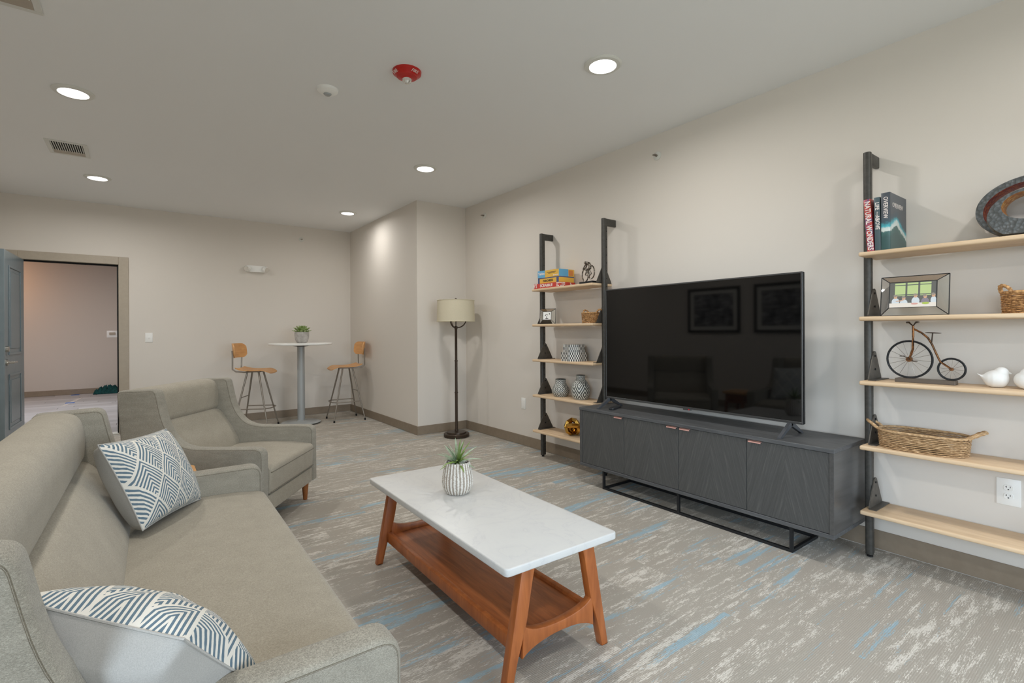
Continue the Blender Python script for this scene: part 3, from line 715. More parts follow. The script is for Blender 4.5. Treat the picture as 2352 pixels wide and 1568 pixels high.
for tier, (cnt, el, L_) in enumerate(((14, .18, .125), (13, .5, .12), (11, .85, .105), (8, 1.15, .09), (4, 1.45, .07))):
    for i in range(cnt):
        a = 2 * math.pi * (i + .5 * tier) / cnt + rnd.uniform(-.1, .1); bm = nb()
        d_ = Vector((math.cos(a) * math.cos(el), math.sin(a) * math.cos(el), math.sin(el)))
        side = Vector((-math.sin(a), math.cos(a), 0)); up = side.cross(d_) * -1
        rows = []
        for s, w, t in ((0, .009, .004), (.35, .015, .007), (.7, .019, .006), (.9, .012, .004), (1, .001, .001)):
            p = d_ * L_ * s + Vector((0, 0, .02 * s * s)); rows.append([bm.verts.new(p + side * w), bm.verts.new(p + up * t), bm.verts.new(p - side * w), bm.verts.new(p - up * t)])
        for a_, b_ in zip(rows[:-1], rows[1:]):
            for q in range(4): bm.faces.new((a_[q], a_[(q + 1) % 4], b_[(q + 1) % 4], b_[q]))
        o = obj('leaf', bm, m_leafs if (i + tier) % 3 else m_leaf, pt2, smooth=60); o.location = (0, 0, .128)
def stool(label, loc, rz):
    s = thing('bar_stool', label, 'bar stool', loc, rz, 'plywood bar stools at the bistro table')
    # moulded seat: local x forward
    bm = nb(); NX, NY = 16, 12; g = {}
    for i in range(NX + 1):
        for j in range(NY + 1):
            u = i / NX; v = -1 + 2 * j / NY; x = -.19 + .40 * u
            wy = .195 * (1 - .10 * (1 - u)) * (1 - max(0, (u - .75) / .25) ** 2 * .22) * (1 - max(0, (.15 - u) / .15) ** 2 * .12)
            z = .745 - .012 * math.sin(u * math.pi) - .045 * max(0, (u - .72) / .28) ** 2 + .02 * max(0, (.3 - u) / .3) ** 2 + .012 * v * v
            for t in (0, 1): g[i, j, t] = bm.verts.new((x, wy * v, z - t * .012))
    for i in range(NX):
        for j in range(NY):
            for t in (0, 1): bm.faces.new([g[a, b, t] for a, b in ((i, j), (i + 1, j), (i + 1, j + 1), (i, j + 1))])
    for i in range(NX):
        for j in (0, NY): bm.faces.new([g[i, j, 0], g[i + 1, j, 0], g[i + 1, j, 1], g[i, j, 1]])
    for j in range(NY):
        for i in (0, NX): bm.faces.new([g[i, j, 0], g[i, j + 1, 0], g[i, j + 1, 1], g[i, j, 1]])
    obj('seat', bm, m_oak, s, smooth=50)
    # backrest
    bm = nb(); NY, NZ = 18, 8; g = {}
    for i in range(NY + 1):
        for j in range(NZ + 1):
            u = -1 + 2 * i / NY; v = -1 + 2 * j / NZ; zh = .090 * (1 - .42 * max(0, (abs(u) - .72) / .28) ** 2.2); y = .2 * u * (1 - .04 * v * v); z = .985 + zh * v
            for t in (0, 1): g[i, j, t] = bm.verts.new((-.235 - t * .012 + .07 * u * u - (z - .9) * .12, y, z))
    for i in range(NY):
        for j in range(NZ):
            for t in (0, 1): bm.faces.new([g[a, b, t] for a, b in ((i, j), (i + 1, j), (i + 1, j + 1), (i, j + 1))])
    for i in range(NY):
        for j in (0, NZ): bm.faces.new([g[i, j, 0], g[i + 1, j, 0], g[i + 1, j, 1], g[i, j, 1]])
    for j in range(NZ):
        for i in (0, NY): bm.faces.new([g[i, j, 0], g[i, j + 1, 0], g[i, j + 1, 1], g[i, j, 1]])
    obj('backrest', bm, m_oak, s, smooth=50)
    for sg in (-1, 1):
        bm = nb(); tube(bm, [(-.226, sg * .150, .985), (-.220, sg * .15, .93), (-.222, sg * .145, .80), (-.225, sg * .14, .755), (-.19, sg * .13, .725), (-.10, sg * .115, .715), (.02, sg * .10, .722), (.10, sg * .09, .728)], .0085, 8); obj('back_upright', bm, m_steel, s)
        for fx, tx in ((.205, .06), (-.205, -.07)):
            bm = nb(); tube(bm, [(tx, sg * .085, .722), (fx, sg * .205, .025)], [.0115, .008], 10); lg = obj('leg', bm, m_steel, s)
            bm = nb(); tube(bm, [(fx, sg * .205, .028), (fx + (.002 if fx > 0 else -.002), sg * .206, 0)], .011, 10); obj('foot_cap', bm, m_black, lg)
    bm = nb(); box(bm, -.09, .09, -.10, .10, .712, .724, .003, 1); obj('seat_support', bm, m_steel, s)
    f = lambda z, k: (k * (.06 + (.205 - .06) * (.722 - z) / .697), .085 + .12 * (.722 - z) / .697)
    x, y = f(.26, 1); bm = nb(); tube(bm, [(-x * 0 - .16, -y, .26), (x, -y - .004, .26), (x + .05, -y * .6, .26), (x + .06, 0, .26), (x + .05, y * .6, .26), (x, y + .004, .26), (-.16, y, .26)], .007, 8); obj('footrest', bm, m_steel, s)
    bm = nb(); xb = -.07 - .135 * (.722 - .40) / .697; yb = .085 + .12 * (.722 - .40) / .697; tube(bm, [(xb, -yb, .40), (xb, yb, .40)], .006, 8); obj('crossbar', bm, m_steel, s)
    return s
s1 = stool('plywood bar stool in the corner, right of the bistro table', (2.27, 6.915, 0), math.radians(180 - 3))
s2 = dup(s1, (1.165, 7.02, 0), math.radians(-28), 'plywood bar stool left of the bistro table, behind the armchair')

# ================================================================== FLOOR LAMP
fl = thing('floor_lamp', 'bronze floor lamp with cream drum shade in the wall corner', 'floor lamp', (2.905, 4.97, 0))
bm = nb(); lathe(bm, [(.0001, 0), (.13, 0), (.145, .006), (.147, .036), (.142, .042), (.112, .044), (.110, .058), (.05, .062), (.02, .066), (.0001, .066)], 48, cap=False); obj('base', bm, m_bronze, fl)
bm = nb(); lathe(bm, [(.021, .06), (.021, .085), (.0165, .09), (.0165, .50), (.020, .503), (.020, .512), (.0155, .515), (.0155, .865), (.019, .868), (.019, .877), (.0145, .88), (.0145, 1.235), (.018, 1.24), (.018, 1.27), (.006, 1.275), (.006, 1.40)], 24); obj('pole', bm, m_bronze, fl)
for a in (0, 2.1, 4.2):
    ca, sa = math.cos(a - .6), math.sin(a - .6)
    bm = nb(); tube(bm, [(.012 * ca, .012 * sa, 1.255)] + [((.02 + .10 * math.sin(t)) * ca, (.02 + .10 * math.sin(t)) * sa, 1.255 + .11 * (1 - math.cos(t))) for t in [k * math.pi / 2 / 8 for k in range(9)]] + [(.12 * ca, .12 * sa, 1.43)], .0065, 8); obj('arm', bm, m_bronze, fl)
bm = nb(); lathe(bm, [(.218, 1.326), (.212, 1.567)], 64, cap=False); lathe(bm, [(.215, 1.328), (.209, 1.565)], 64, cap=False); obj('shade', bm, m_shade, fl)
bm = nb()
for z, r in ((1.326, .218), (1.567, .212)): tube(bm, [(r * math.cos(k * math.pi / 24), r * math.sin(k * math.pi / 24), z) for k in range(48)], .004, 6, closed=True)
obj('shade_trim', bm, m_shade, fl)
bm = nb()
for k in range(3): tube(bm, [(0, 0, 1.55), (.21 * math.cos(k * 2.09), .21 * math.sin(k * 2.09), 1.55)], .003, 6)
tube(bm, [(0, 0, 1.40), (0, 0, 1.575)], .004, 6); obj('shade_spider', bm, m_bronze, fl)
bm = nb(); lathe(bm, [(.0001, 1.566), (.006, 1.568), (.006, 1.576), (.012, 1.582), (.012, 1.590), (.0001, 1.597)], 16, cap=False); obj('finial', bm, m_bronze, fl)

# ================================================================== SIDEBOARD
SX0, SX1, SY0, SY1, SZ0, SZ1 = 2.785, 3.205, 1.032, 2.838, .148, .605
sb = thing('sideboard', 'long charcoal wood media sideboard with four chevron doors under the television', 'sideboard', (2.995, 1.9445, 0))
ox, oy = 2.995, 1.9445
def L(x, y): return x - ox, y - oy
x0, y0 = L(SX0, SY0); x1, y1 = L(SX1, SY1)
bm = nb(); box(bm, x0 - .003, x1, y0 - .003, y1 + .003, SZ1 - .022, SZ1, .0015, 1); obj('top_board', bm, m_darkwood, sb)
bm = nb(); box(bm, x0, x1, y0, y1, SZ0, SZ0 + .022, .0015, 1); obj('bottom_board', bm, m_darkwood, sb)
for a, b in ((y0, y0 + .022), (y1 - .022, y1)): bm = nb(); box(bm, x0, x1, a, b, SZ0 + .022, SZ1 - .022, .001, 1); obj('side_panel', bm, mat('side_veneer', (76, 75, 74), .28, fn=wood((70, 69, 68), (84, 83, 82), (1, 12, 12), 4, .02)), sb)
bm = nb(); box(bm, x0 + .025, x1 - .001, y0 + .022, y1 - .022, SZ0 + .022, SZ1 - .022); obj('carcass', bm, m_black, sb)
yb_ = [1.054, 1.484, 1.937, 2.392, 2.817]
for i in range(4):
    ya, yc = yb_[i] - oy + (.0015), yb_[i + 1] - oy - .0015
    bm = nb(); LU = bm.loops.layers.uv.verify(); box(bm, x0 + .004, x0 + .024, ya, yc, SZ0 + .0245, SZ1 - .0245, .001, 1)
    LU = bm.loops.layers.uv.verify()
    for f in bm.faces:
        for l in f.loops: l[LU].uv = ((l.vert.co.y - ya) / (yc - ya), l.vert.co.z)
    dr = obj('door', bm, m_chev, sb)
    hy = {0: yc - .055, 1: yc - .055, 2: ya + .055, 3: ya + .055 + 0}[i]
    hy = {3: ya + .045, 2: ya + .045, 1: yc - .05, 0: yc - .05}[i]
    bm = nb(); box(bm, x0 - .010, x0 + .012, hy - .036, hy + .036, SZ1 - .0285, SZ1 - .0255); box(bm, x0 - .010, x0 - .008, hy - .036, hy + .036, SZ1 - .036, SZ1 - .0255); obj('pull', bm, m_rose, dr)
bm = nb(); fx0, fy0 = L(2.818, 1.255); fx1, fy1 = L(3.14, 2.62); r = .008
for yy in (fy0, fy1):
    box(bm, fx0, fx1, yy - r, yy + r, 0, .016)
    for xx in (fx0, fx1 - .016): box(bm, xx, xx + .016, yy - r, yy + r, .016, .148)
for xx in (fx0, fx1 - .016): box(bm, xx, xx + .016, fy0 + r, fy1 - r, 0, .016); box(bm, xx, xx + .016, 1.963 - oy - r, 1.963 - oy + r, .016, .148)
for xx in (fx0, fx1 - .016): box(bm, xx, xx + .016, fy0 - .15, fy1 + .15, .135, .148)
obj('base_frame', bm, m_frame, sb)

# ================================================================== TELEVISION
tv = thing('television', 'large black flat screen television on feet, standing on the sideboard', 'television', (2.97, 1.976, SZ1))
TY, TZ0, TZ1, TX = .7315, .678 - SZ1, 1.533 - SZ1, -.022
bm = nb(); box(bm, TX, TX + .03, -TY, TY, TZ0, TZ1, .003, 1); box(bm, TX + .03, TX + .055, -TY * .8, TY * .8, TZ0 + .02, TZ0 + .45, .01, 2); obj('housing', bm, m_frame, tv)
bm = nb(); b_ = .009
box(bm, TX - .002, TX + .012, -TY, TY, TZ1 - b_, TZ1, .001, 1); box(bm, TX - .002, TX + .012, -TY, TY, TZ0, TZ0 + .014, .001, 1)
for s in (-1, 1): box(bm, TX - .002, TX + .012, s * TY - (b_ if s > 0 else 0), s * TY + (0 if s > 0 else b_), TZ0 + .014, TZ1 - b_, .001, 1)
obj('bezel', bm, m_bezel, tv)
bm = nb(); box(bm, TX - .0006, TX + .004, -TY + b_, TY - b_, TZ0 + .014, TZ1 - b_); obj('screen', bm, m_screen, tv, smooth=0)
bm = nb(); box(bm, TX - .006, TX + .004, -.03, .03, TZ0 - .008, TZ0 + .003, .001, 1); obj('logo_plate', bm, m_bezel, tv)
bm = nb(); tube(bm, [(TX - .0072, -.016, TZ0 - .002), (TX - .006, -.016, TZ0 - .002)], .0045, 12); obj('logo_dot', bm, mat('logo_red', (190, 40, 50), .4), tv)
for fy in (.70, -.66):
    bm = nb()
    for q in ([(TX - .130, 0), (TX - .112, 0), (TX + .022, TZ0 - .012), (TX + .012, TZ0 + .003), (TX - .008, TZ0 + .003), (TX - .130, .006)], [(TX + .010, TZ0 + .003), (TX + .004, TZ0 - .014), (TX + .132, 0), (TX + .150, 0), (TX + .150, .006), (TX + .030, TZ0 + .003)]):
        slab(bm, q, fy - .009, fy + .009)
    obj('foot', bm, mat('foot_grey', (84, 86, 90), .3, .3), tv)
rm = thing('remote_control', 'black remote control lying beside the left television foot', 'remote', (2.93, 2.60, SZ1), math.radians(20))
bm = nb(); slab(bm, fillet([(-.08, -.021, .012), (.08, -.019, .012), (.08, .019, .012), (-.08, .021, .012)]), 0, .018, .005, 2, 'xy'); obj('shell', bm, mat('remote_black', (38, 39, 42), .3), rm)
bm = nb()
for i in range(7):
    for j in (-1, 0, 1): box(bm, -.062 + i * .016, -.053 + i * .016, j * .011 - .003, j * .011 + .003, .0175, .0195)
obj('buttons', bm, m_bezel, rm, kind='stuff')

# ================================================================== SHELVING UNITS
SH = [1.607, 1.274, .942, .607, .272]
ST = .022
def shelf_unit(label, yl, yr):
    """yl outer edge of far upright, yr outer edge of near upright (yl>yr)"""
    u = thing('shelf_unit', label, 'shelving', (3.11, (yl + yr) / 2, 0), 0, 'black post shelf units beside the television')
    cx, cy = 3.11, (yl + yr) / 2; hy = (yl - yr) / 2
    for sg in (1, -1):
        o0, o1 = sg * hy, sg * (hy - .035); a, b = min(o0, o1), max(o0, o1); mid = (a + b) / 2
        bm = nb()
        slab(bm, fillet([(-.028, a, .016), (-.028, b, .016), (-.002, b, .004), (-.002, b - .006, .001), (.022, b - .006, .001), (.022, a + .006, .001), (-.002, a + .006, .001), (-.002, a, .004)], 5), .014, 2.148, .002, 1, 'xy')
        box(bm, .020, 3.2405 - cx, a + .006, b - .006, 2.088, 2.148, .004, 2)
        p = obj('post', bm, m_iron, u, smooth=40)
        bm = nb(); tube(bm, [(-.005, mid, 0), (-.005, mid, .008)], .014, 12); tube(bm, [(-.005, mid, .006), (-.005, mid, .016)], .006, 8); obj('levelling_foot', bm, m_black, p)
        bm = nb()
        z = .06
        while z < 2.06:
            for yy in (a + .0055, b - .0055): tube(bm, [(.010, yy - .0006, z), (.010, yy + .0006, z)], .0042, 10)
            z += .066
        obj('peg_holes', bm, m_black, p, kind='stuff')
    for zs in SH:
        bm = nb(); box(bm, 2.978 - cx, 3.222 - cx, -hy + .036, hy - .012, zs - ST, zs, .007, 3); sh = obj('shelf', bm, m_maple, u)
        for sg in (1, -1):
            yi = sg * (hy - .038); fl_ = [(-.085, zs + .003, .012), (.105, zs + .003, .012), (.022, zs + .15, .014), (-.006, zs + .15, .014)]
            bm = nb(); slab(bm, fillet(fl_, 4), yi - .0025, yi + .0025)
            ya, yc = (yi - .035, yi) if sg > 0 else (yi, yi + .035)
            box(bm, -.088, .11, ya, yc, zs, zs + .004, .001, 1)
            br = obj('bracket', bm, m_ironb, u)
            bm = nb()
            for zz in (.055, .125):
                tube(bm, [(.008, yi - .006, zs + zz), (.008, yi + .006, zs + zz)], .0055, 8)
            obj('bolt', bm, m_black, br)
    return u
shelf_unit('tall black post shelf unit left of the television, holding games and vases', 3.684, 2.845)
shelf_unit('tall black post shelf unit at the right edge, holding books and baskets', .998, .136)

# ---- items, far unit
def game(label, loc, rz, w, dpt, h, parts):
    g = thing('board_game_box', label, 'board game', loc, rz, 'stacked board game boxes')
    for nm, m_, b_ in parts:
        bm = nb(); box(bm, *b_); obj(nm, bm, m_, g)
    return g
mr, my, mb, mn, mo = flat('box_red', (196, 62, 52)), flat('box_yellow', (226, 180, 74)), flat('box_blue', (98, 168, 208)), flat('box_navy', (70, 84, 128)), flat('box_orange', (212, 132, 66))
m_pw = mat('print_white', (235, 225, 220)); m_pb = flat('print_dark', (50, 44, 40)); m_pg = flat('print_grey', (150, 140, 132))
S1 = SH[0]
gx = 3.095
def boxp(x0, x1, y0, y1, z0, z1): return (x0, x1, y0, y1, z0, z1)
# local: x depth (-x faces room), y length
g = game('flat red board game box, bottom of the stack', (gx - .005, 3.475, S1), math.radians(4), .37, .2, .045, [('box_body', mr, (-.1, .1, -.17, .17, 0, .044))])
text('lettering', 'SCRABBLE', .036, m_pw, g, frame_m((-.1006, .005, .022), (0, -1, 0), (0, 0, 1)), .0004, 1, .001)
rnd = random.Random(2)
bm = nb()
for y_ in [-.17 + .012 * k for k in range(4)] + [.13 + .012 * k for k in range(4)]:
    for z_ in (.006, .019, .032): 
        if rnd.random() < .75: box(bm, -.1008, -.0995, y_, y_ + .009, z_, z_ + .009)
for x_ in [-.095 + .016 * k for k in range(12)]:
    for z_ in (.006, .019, .032):
        if rnd.random() < .7: box(bm, x_, x_ + .012, -.1708, -.1695, z_, z_ + .009)
obj('tile_print', bm, m_pw, g)
g = game('yellow board game box with navy ends, middle of the stack', (gx + .01, 3.47, S1 + .044), math.radians(-1), .34, .2, .055, [('box_body', my, (-.095, .095, -.145, .145, 0, .054)), ('side_band', mn, (-.0955, -.09, -.1455, -.12, .001, .053)), ('side_band', mn, (-.0955, -.09, .12, .1455, .001, .053)), ('top_rim', mn, (-.0957, .0957, -.1457, .1457, .046, .0545))])
text('lettering', 'PARCHEESI', .026, m_pb, g, frame_m((-.0962, 0, .024), (0, -1, 0), (0, 0, 1)), .0004, 1.1, .0006)
g = game('blue and yellow board game box on top of the stack', (gx + .01, 3.47, S1 + .0985), math.radians(2), .34, .2, .065, [('box_body', my, (-.095, .095, -.145, .145, 0, .066)), ('blue_half', mb, (-.0956, .0956, .045, .1456, .001, .0665)), ('end_panel', mb, (-.096, .02, -.1456, -.14, .001, .0655)), ('end_label', mo, (.025, .08, -.1462, -.145, .01, .058))])
text('lettering', 'Tables', .034, m_pw, g, frame_m((-.0962, .094, .038), (0, -1, 0), (0, .1, 1)), .0004, 1.0, .0008)
bm = nb(); box(bm, -.0958, -.0945, -.10, .02, .044, .048); box(bm, -.0958, -.0945, -.085, .0, .034, .038); obj('print_lines', bm, m_pb, g)
bm = nb()
for k in range(5): box(bm, -.0958, -.0945, -.13 + k * .014, -.121 + k * .014, .01, .02)
obj('tile_print', bm, m_pw, g)
# cyclist sculpture
m_pew = mat('antique_pewter', (120, 112, 102), .3, .9, fn=speck((70, 64, 58), (170, 160, 148), 70, .2))
cs = thing('cyclist_sculpture', 'small dark metal racing cyclist sculpture on the top shelf', 'sculpture', (3.06, 3.005, S1), math.radians(0))
bm = nb(); box(bm, -.04, .04, -.085, .07, 0, .022, .002, 1); obj('base', bm, m_frame, cs)
def torus_pts(c, r, n=28, sz=1.0): return [(c[0], c[1] + r * math.cos(k * 2 * math.pi / n), c[2] + r * sz * math.sin(k * 2 * math.pi / n)) for k in range(n)]
for c_, r_ in (((0, .035, .082), .036), ((0, -.035, .10), .038)):
    bm = nb(); tube(bm, torus_pts(c_, r_, 28, 1.55 if c_[1] > 0 else 1.45), .0055, 8, closed=True); obj('wheel', bm, m_pew, cs)
bm = nb(); tube(bm, [(0, .035, .082), (0, .02, .12), (0, -.01, .065), (0, .035, .082)], .0045, 6); tube(bm, [(0, -.01, .065), (0, -.015, .125), (0, -.04, .09), (0, -.01, .065)], .0045, 6); tube(bm, [(0, .02, .12), (0, .045, .13), (0, .062, .118)], .004, 6); obj('bicycle_frame', bm, m_pew, cs)
bm = nb()   # rider as one smooth tapering figure
tube(bm, [(0, -.020, .135), (0, -.022, .155), (0, -.008, .176), (0, .012, .182), (0, .026, .172)], [.012, .014, .014, .012, .008], 10)
tube(bm, [(.006, .018, .178), (.010, .034, .150), (.006, .055, .130)], [.007, .006, .004], 8); tube(bm, [(-.006, .018, .178), (-.010, .036, .152), (-.006, .057, .132)], [.007, .006, .004], 8)
tube(bm, [(.006, -.02, .138), (.008, .004, .120), (.007, -.008, .092), (.006, -.006, .070)], [.010, .009, .007, .004], 8); tube(bm, [(-.006, -.02, .138), (-.008, .010, .112), (-.007, .0, .085), (-.006, -.014, .058)], [.010, .009, .007, .004], 8)
t_ = bmesh.new(); bmesh.ops.create_uvsphere(t_, u_segments=14, v_segments=10, radius=.0125); merge(bm, t_, Matrix.Translation((0, .034, .188)) @ Matrix.Diagonal((.85, 1.35, .9, 1)))
obj('rider', bm, m_pew, cs, smooth=80)
# small square picture frame (dog photo)
def geo_frame(name, label, loc, rz, lean, w, h, iw, ih, depth, print_fn):
    f_ = thing(name, label, 'picture frame', loc, rz)
    T_ = Matrix.Rotation(lean, 4, 'Y')
    # local: faces -x; y width; z height
    O = [Vector((0, sy * w / 2, sz)) for sy, sz in ((1, 0), (-1, 0), (-1, h), (1, h))]
    I = [Vector((-depth, sy * iw / 2, h / 2 + sz * ih / 2)) for sy, sz in ((1, -1), (-1, -1), (-1, 1), (1, 1))]
    O = [T_ @ p for p in O]; I = [T_ @ p for p in I]
    zmin = min(p.z for p in O + I) - .002
    for p in O + I: p.z -= zmin
    bm = nb()
    for q in (O, I):
        for k in range(4): tube(bm, [q[k], q[(k + 1) % 4]], .002, 6)
    for k in range(4): tube(bm, [O[k], I[k]], .002, 6)
    obj('wire_frame', bm, m_frame, f_)
    for k in range(4):
        bm = nb(); bm.faces.new([bm.verts.new(p) for p in (O[k], O[(k + 1) % 4], I[(k + 1) % 4], I[k])])
        bmesh.ops.solidify(bm, geom=bm.faces[:], thickness=.001); obj('glass_panel', bm, m_glass, f_, smooth=0)
    c_ = sum(I, Vector()) / 4; yd = (I[1] - I[0]).normalized(); zd = (I[3] - I[0]).normalized()
    M_ = frame_m(c_ + (T_ @ Vector((-.0005, 0, 0))), yd, zd)   # x: to viewer's right
    bm = nb(); box(bm, -iw / 2, iw / 2, -ih / 2, ih / 2, -.003, 0, mtx=M_); pr_ = obj('print', bm, m_white, f_)
    print_fn(pr_, M_, iw, ih)
    return f_
def patch(bm, pts, M_, z=.0006):
    vs = [bm.verts.new(M_ @ Vector((a, b, z))) for a, b in pts]; bm.faces.new(vs)
def ell(cx, cy, rx, ry, rot=0, n=14):
    return [(cx + rx * math.cos(t) * math.cos(rot) - ry * math.sin(t) * math.sin(rot), cy + rx * math.cos(t) * math.sin(rot) + ry * math.sin(t) * math.cos(rot)) for t in [k * 2 * math.pi / n for k in range(n)]]
def dog(pr_, M_, w, h):
    bm = nb()
    for e in ((-.16 * w, .08 * h, .045 * w, .17 * h, -.75), (.30 * w, .22 * h, .06 * w, .09 * h, .5), (.06 * w, .10 * h, .04 * w, .05 * h, 0), (-.06 * w, -.17 * h, .055 * w, .07 * h, -.4), (-.02 * w, -.36 * h, .2 * w, .05 * h, 0)): patch(bm, ell(*e), M_)
    obj('dark_print', bm, m_pb, pr_, smooth=0)
geo_frame('photo_frame', 'small black wire glass frame with dog photo on the second shelf', (3.06, 3.54, SH[1]), math.radians(38), math.radians(10), .15, .145, .078, .078, .03, dog)
# woven baskets
def basket(label, loc, ax, ay, h, rows, m_, nw, handle_axis='y', hr=.012, hh=.03, hsz=.035, flare=.1, rz=0, strand=.0042, outk=.5):
    b = thing('woven_basket', label, 'basket', loc, rz)
    sup = lambda a, s: (math.copysign(abs(math.cos(a)) ** .7, math.cos(a)) * ax * s, math.copysign(abs(math.sin(a)) ** .7, math.sin(a)) * ay * s)
    bm = nb(); N = nw * 4
    for i in range(rows):
        z = strand + i * (h - 2 * strand) / (rows - 1); s = 1 + flare * (i / rows); pts = []
        for k in range(N):
            a = 2 * math.pi * k / N; w = .0022 * math.sin(nw * a + math.pi * (i % 2)); x, y = sup(a, s); l = math.hypot(x, y)
            pts.append((x * (1 + w / l), y * (1 + w / l), z + .0012 * math.sin(5 * a + i)))
        tube(bm, pts, strand, 6, closed=True, flat=.8)
    obj('woven_side', bm, m_, b, kind='stuff', smooth=60)
    bm = nb(); pts = [(*sup(2 * math.pi * k / 40, 1 + flare), h) for k in range(40)]; tube(bm, pts, strand * 1.5, 8, closed=True); obj('rim', bm, m_, b, smooth=60)
    bm = nb(); pts = [sup(2 * math.pi * k / 40, .98) for k in range(40)]; bm.faces.new([bm.verts.new((x, y, .003)) for x, y in pts]); bmesh.ops.solidify(bm, geom=bm.faces[:], thickness=.002); obj('bottom', bm, m_, b)
    for sg in (-1, 1):
        bm = nb(); pts = []; A = (1 + flare) * (ay if handle_axis == 'y' else ax)
        for k in range(13):
            t = math.pi * k / 12; q = hsz * math.cos(t); up = h + hh * math.sin(t) ** .8; out = sg * (A + hh * outk * math.sin(t))
            pts.append((q, out, up) if handle_axis == 'y' else (out, q, up))
        for ph in (0, math.pi):
            tube(bm, [(p[0] + .003 * math.sin(k * 1.6 + ph), p[1] + .003 * math.cos(k * 1.6 + ph), p[2] + .002 * math.cos(k * 1.6 + ph)) for k, p in enumerate(pts)], hr * .5, 8)
        obj('handle', bm, m_, b, smooth=60)
    return b
basket('tiny woven seagrass basket beside the bracket on the far shelf unit', (3.07, 2.965, SH[1]), .085, .07, .085, 11, m_seao, 14, 'y', .012, .028, .03, .05)
# inlay boxes
def inlay(label, loc, r, h, rows, rz):
    b = thing('inlay_box', label, 'box', loc, rz, 'black and white inlay boxes')
    def ringbox(bm, z0, z1, nrow, v0):
        LU = bm.loops.layers.uv.verify(); n = 8; v = [[bm.verts.new((r * math.cos((k + .5) * math.pi / 4), r * math.sin((k + .5) * math.pi / 4), z)) for k in range(n)] for z in (z0, z1)]
        for k in range(n):
            f = bm.faces.new((v[0][k], v[0][(k + 1) % n], v[1][(k + 1) % n], v[1][k]))
            for l, (a, c_) in zip(f.loops, ((k, 0), (k + 1, 0), (k + 1, nrow), (k, nrow))): l[LU].uv = (a * 4.5, v0 + c_)
        for q in (v[0][::-1], v[1]):
            f = bm.faces.new(q)
            for l in f.loops: l[LU].uv = (l.vert.co.x * 45, l.vert.co.y * 45)
    k = rows - 1
    bm = nb(); ringbox(bm, 0, h * k / rows - .001, k, 0); obj('body', bm, m_check, b, smooth=0)
    bm = nb(); ringbox(bm, h * k / rows, h, 1, k); obj('lid', bm, m_check, b, smooth=0)
    return b
inlay('larger octagonal black and white inlay box, under the smaller one', (3.10, 3.225, SH[2]), .122, .078, 4, 0)
inlay('smaller octagonal black and white inlay box on the larger one', (3.10, 3.225, SH[2] + .078), .104, .068, 3, 0)
def vase(label, loc, prof):
    v = thing('carved_vase', label, 'vase', loc, 0)
    bm = nb(); lathe(bm, prof, 48, uv=True, cap=False); obj('body', bm, m_vase, v, smooth=60)
    r, z = prof[-1]; bm = nb(); lathe(bm, [(r, z), (r - .006, z + .001), (r - .008, z - .05), (.0001, z - .06)], 40, cap=False); obj('neck_inside', bm, m_black, v)
    bm = nb(); lathe(bm, [(.0001, .0), (prof[0][0], 0)], 40, cap=False); obj('foot', bm, m_vase, v)
vase('short wide grey carved vase on the fourth shelf', (3.10, 3.405, SH[3]), [(.058, 0), (.066, .006), (.080, .035), (.083, .055), (.074, .082), (.058, .105), (.050, .122), (.048, .15), (.050, .158)])
vase('taller grey carved vase with narrow neck beside the short one', (3.10, 3.145, SH[3]), [(.060, 0), (.068, .008), (.080, .045), (.084, .085), (.076, .125), (.058, .155), (.045, .17), (.040, .178), (.040, .205), (.042, .212)])
# gold knot
gk = thing('gold_knot_ornament', 'shiny gold faceted knot ornament on the lowest shelf beside the sideboard', 'ornament', (3.095, 3.235, SH[4]))
bm = nb()
for k, (ax_, ph) in enumerate((((1, 0, .2), 0), ((.2, 1, 0), .5), ((.3, .3, 1), .2))):
    axv = Vector(ax_).normalized(); u = axv.orthogonal().normalized(); w = axv.cross(u)
    c_ = Vector((.012 * math.cos(k * 2), .014 * math.sin(k * 2), .078)); tube(bm, [c_ + (u * math.cos(t + ph) + w * math.sin(t + ph)) * .062 for t in [q * 2 * math.pi / 9 for q in range(9)]], .021, 5, closed=True)
bmesh.ops.recalc_face_normals(bm, faces=bm.faces[:])
zm = min(v.co.z for v in bm.verts); bmesh.ops.translate(bm, vec=(0, 0, -zm), verts=bm.verts); obj('gold_bands', bm, m_gold, gk, smooth=0)

# ---- items, near unit
def book(label, loc, rz, th, dp, h, mspine, mcover, tilt=0, extra=None):
    """spine faces -x, thickness along y"""
    b = thing('book', label, 'book', loc, rz, 'hardback books on the top shelf'); b.rotation_euler = (tilt, 0, rz)
    bm = nb(); box(bm, 0, dp, th - .003, th, 0, h, .0008, 1); box(bm, 0, dp, 0, .003, 0, h, .0008, 1); obj('cover', bm, mcover, b)
    bm = nb(); box(bm, -.001, .004, 0, th, 0, h, .0015, 2); obj('spine', bm, mspine, b)
    bm = nb(); box(bm, .003, dp - .004, .003, th - .003, .003, h - .003); obj('pages', bm, flat('paper', (226, 220, 206), .8), b)
    if extra: extra(b, th, dp, h)
    return b
def f_nat(t):
    v = t.coord('Object', (1, 1, .6)); n = t.noise(v, 26, 4, .7, 1)
    t.base(t.ramp(n, [(.36, lin((52, 58, 92))), (.45, lin((150, 96, 128))), (.52, lin((196, 64, 44))), (.62, lin((110, 40, 46))), (.7, lin((214, 196, 120)))]))
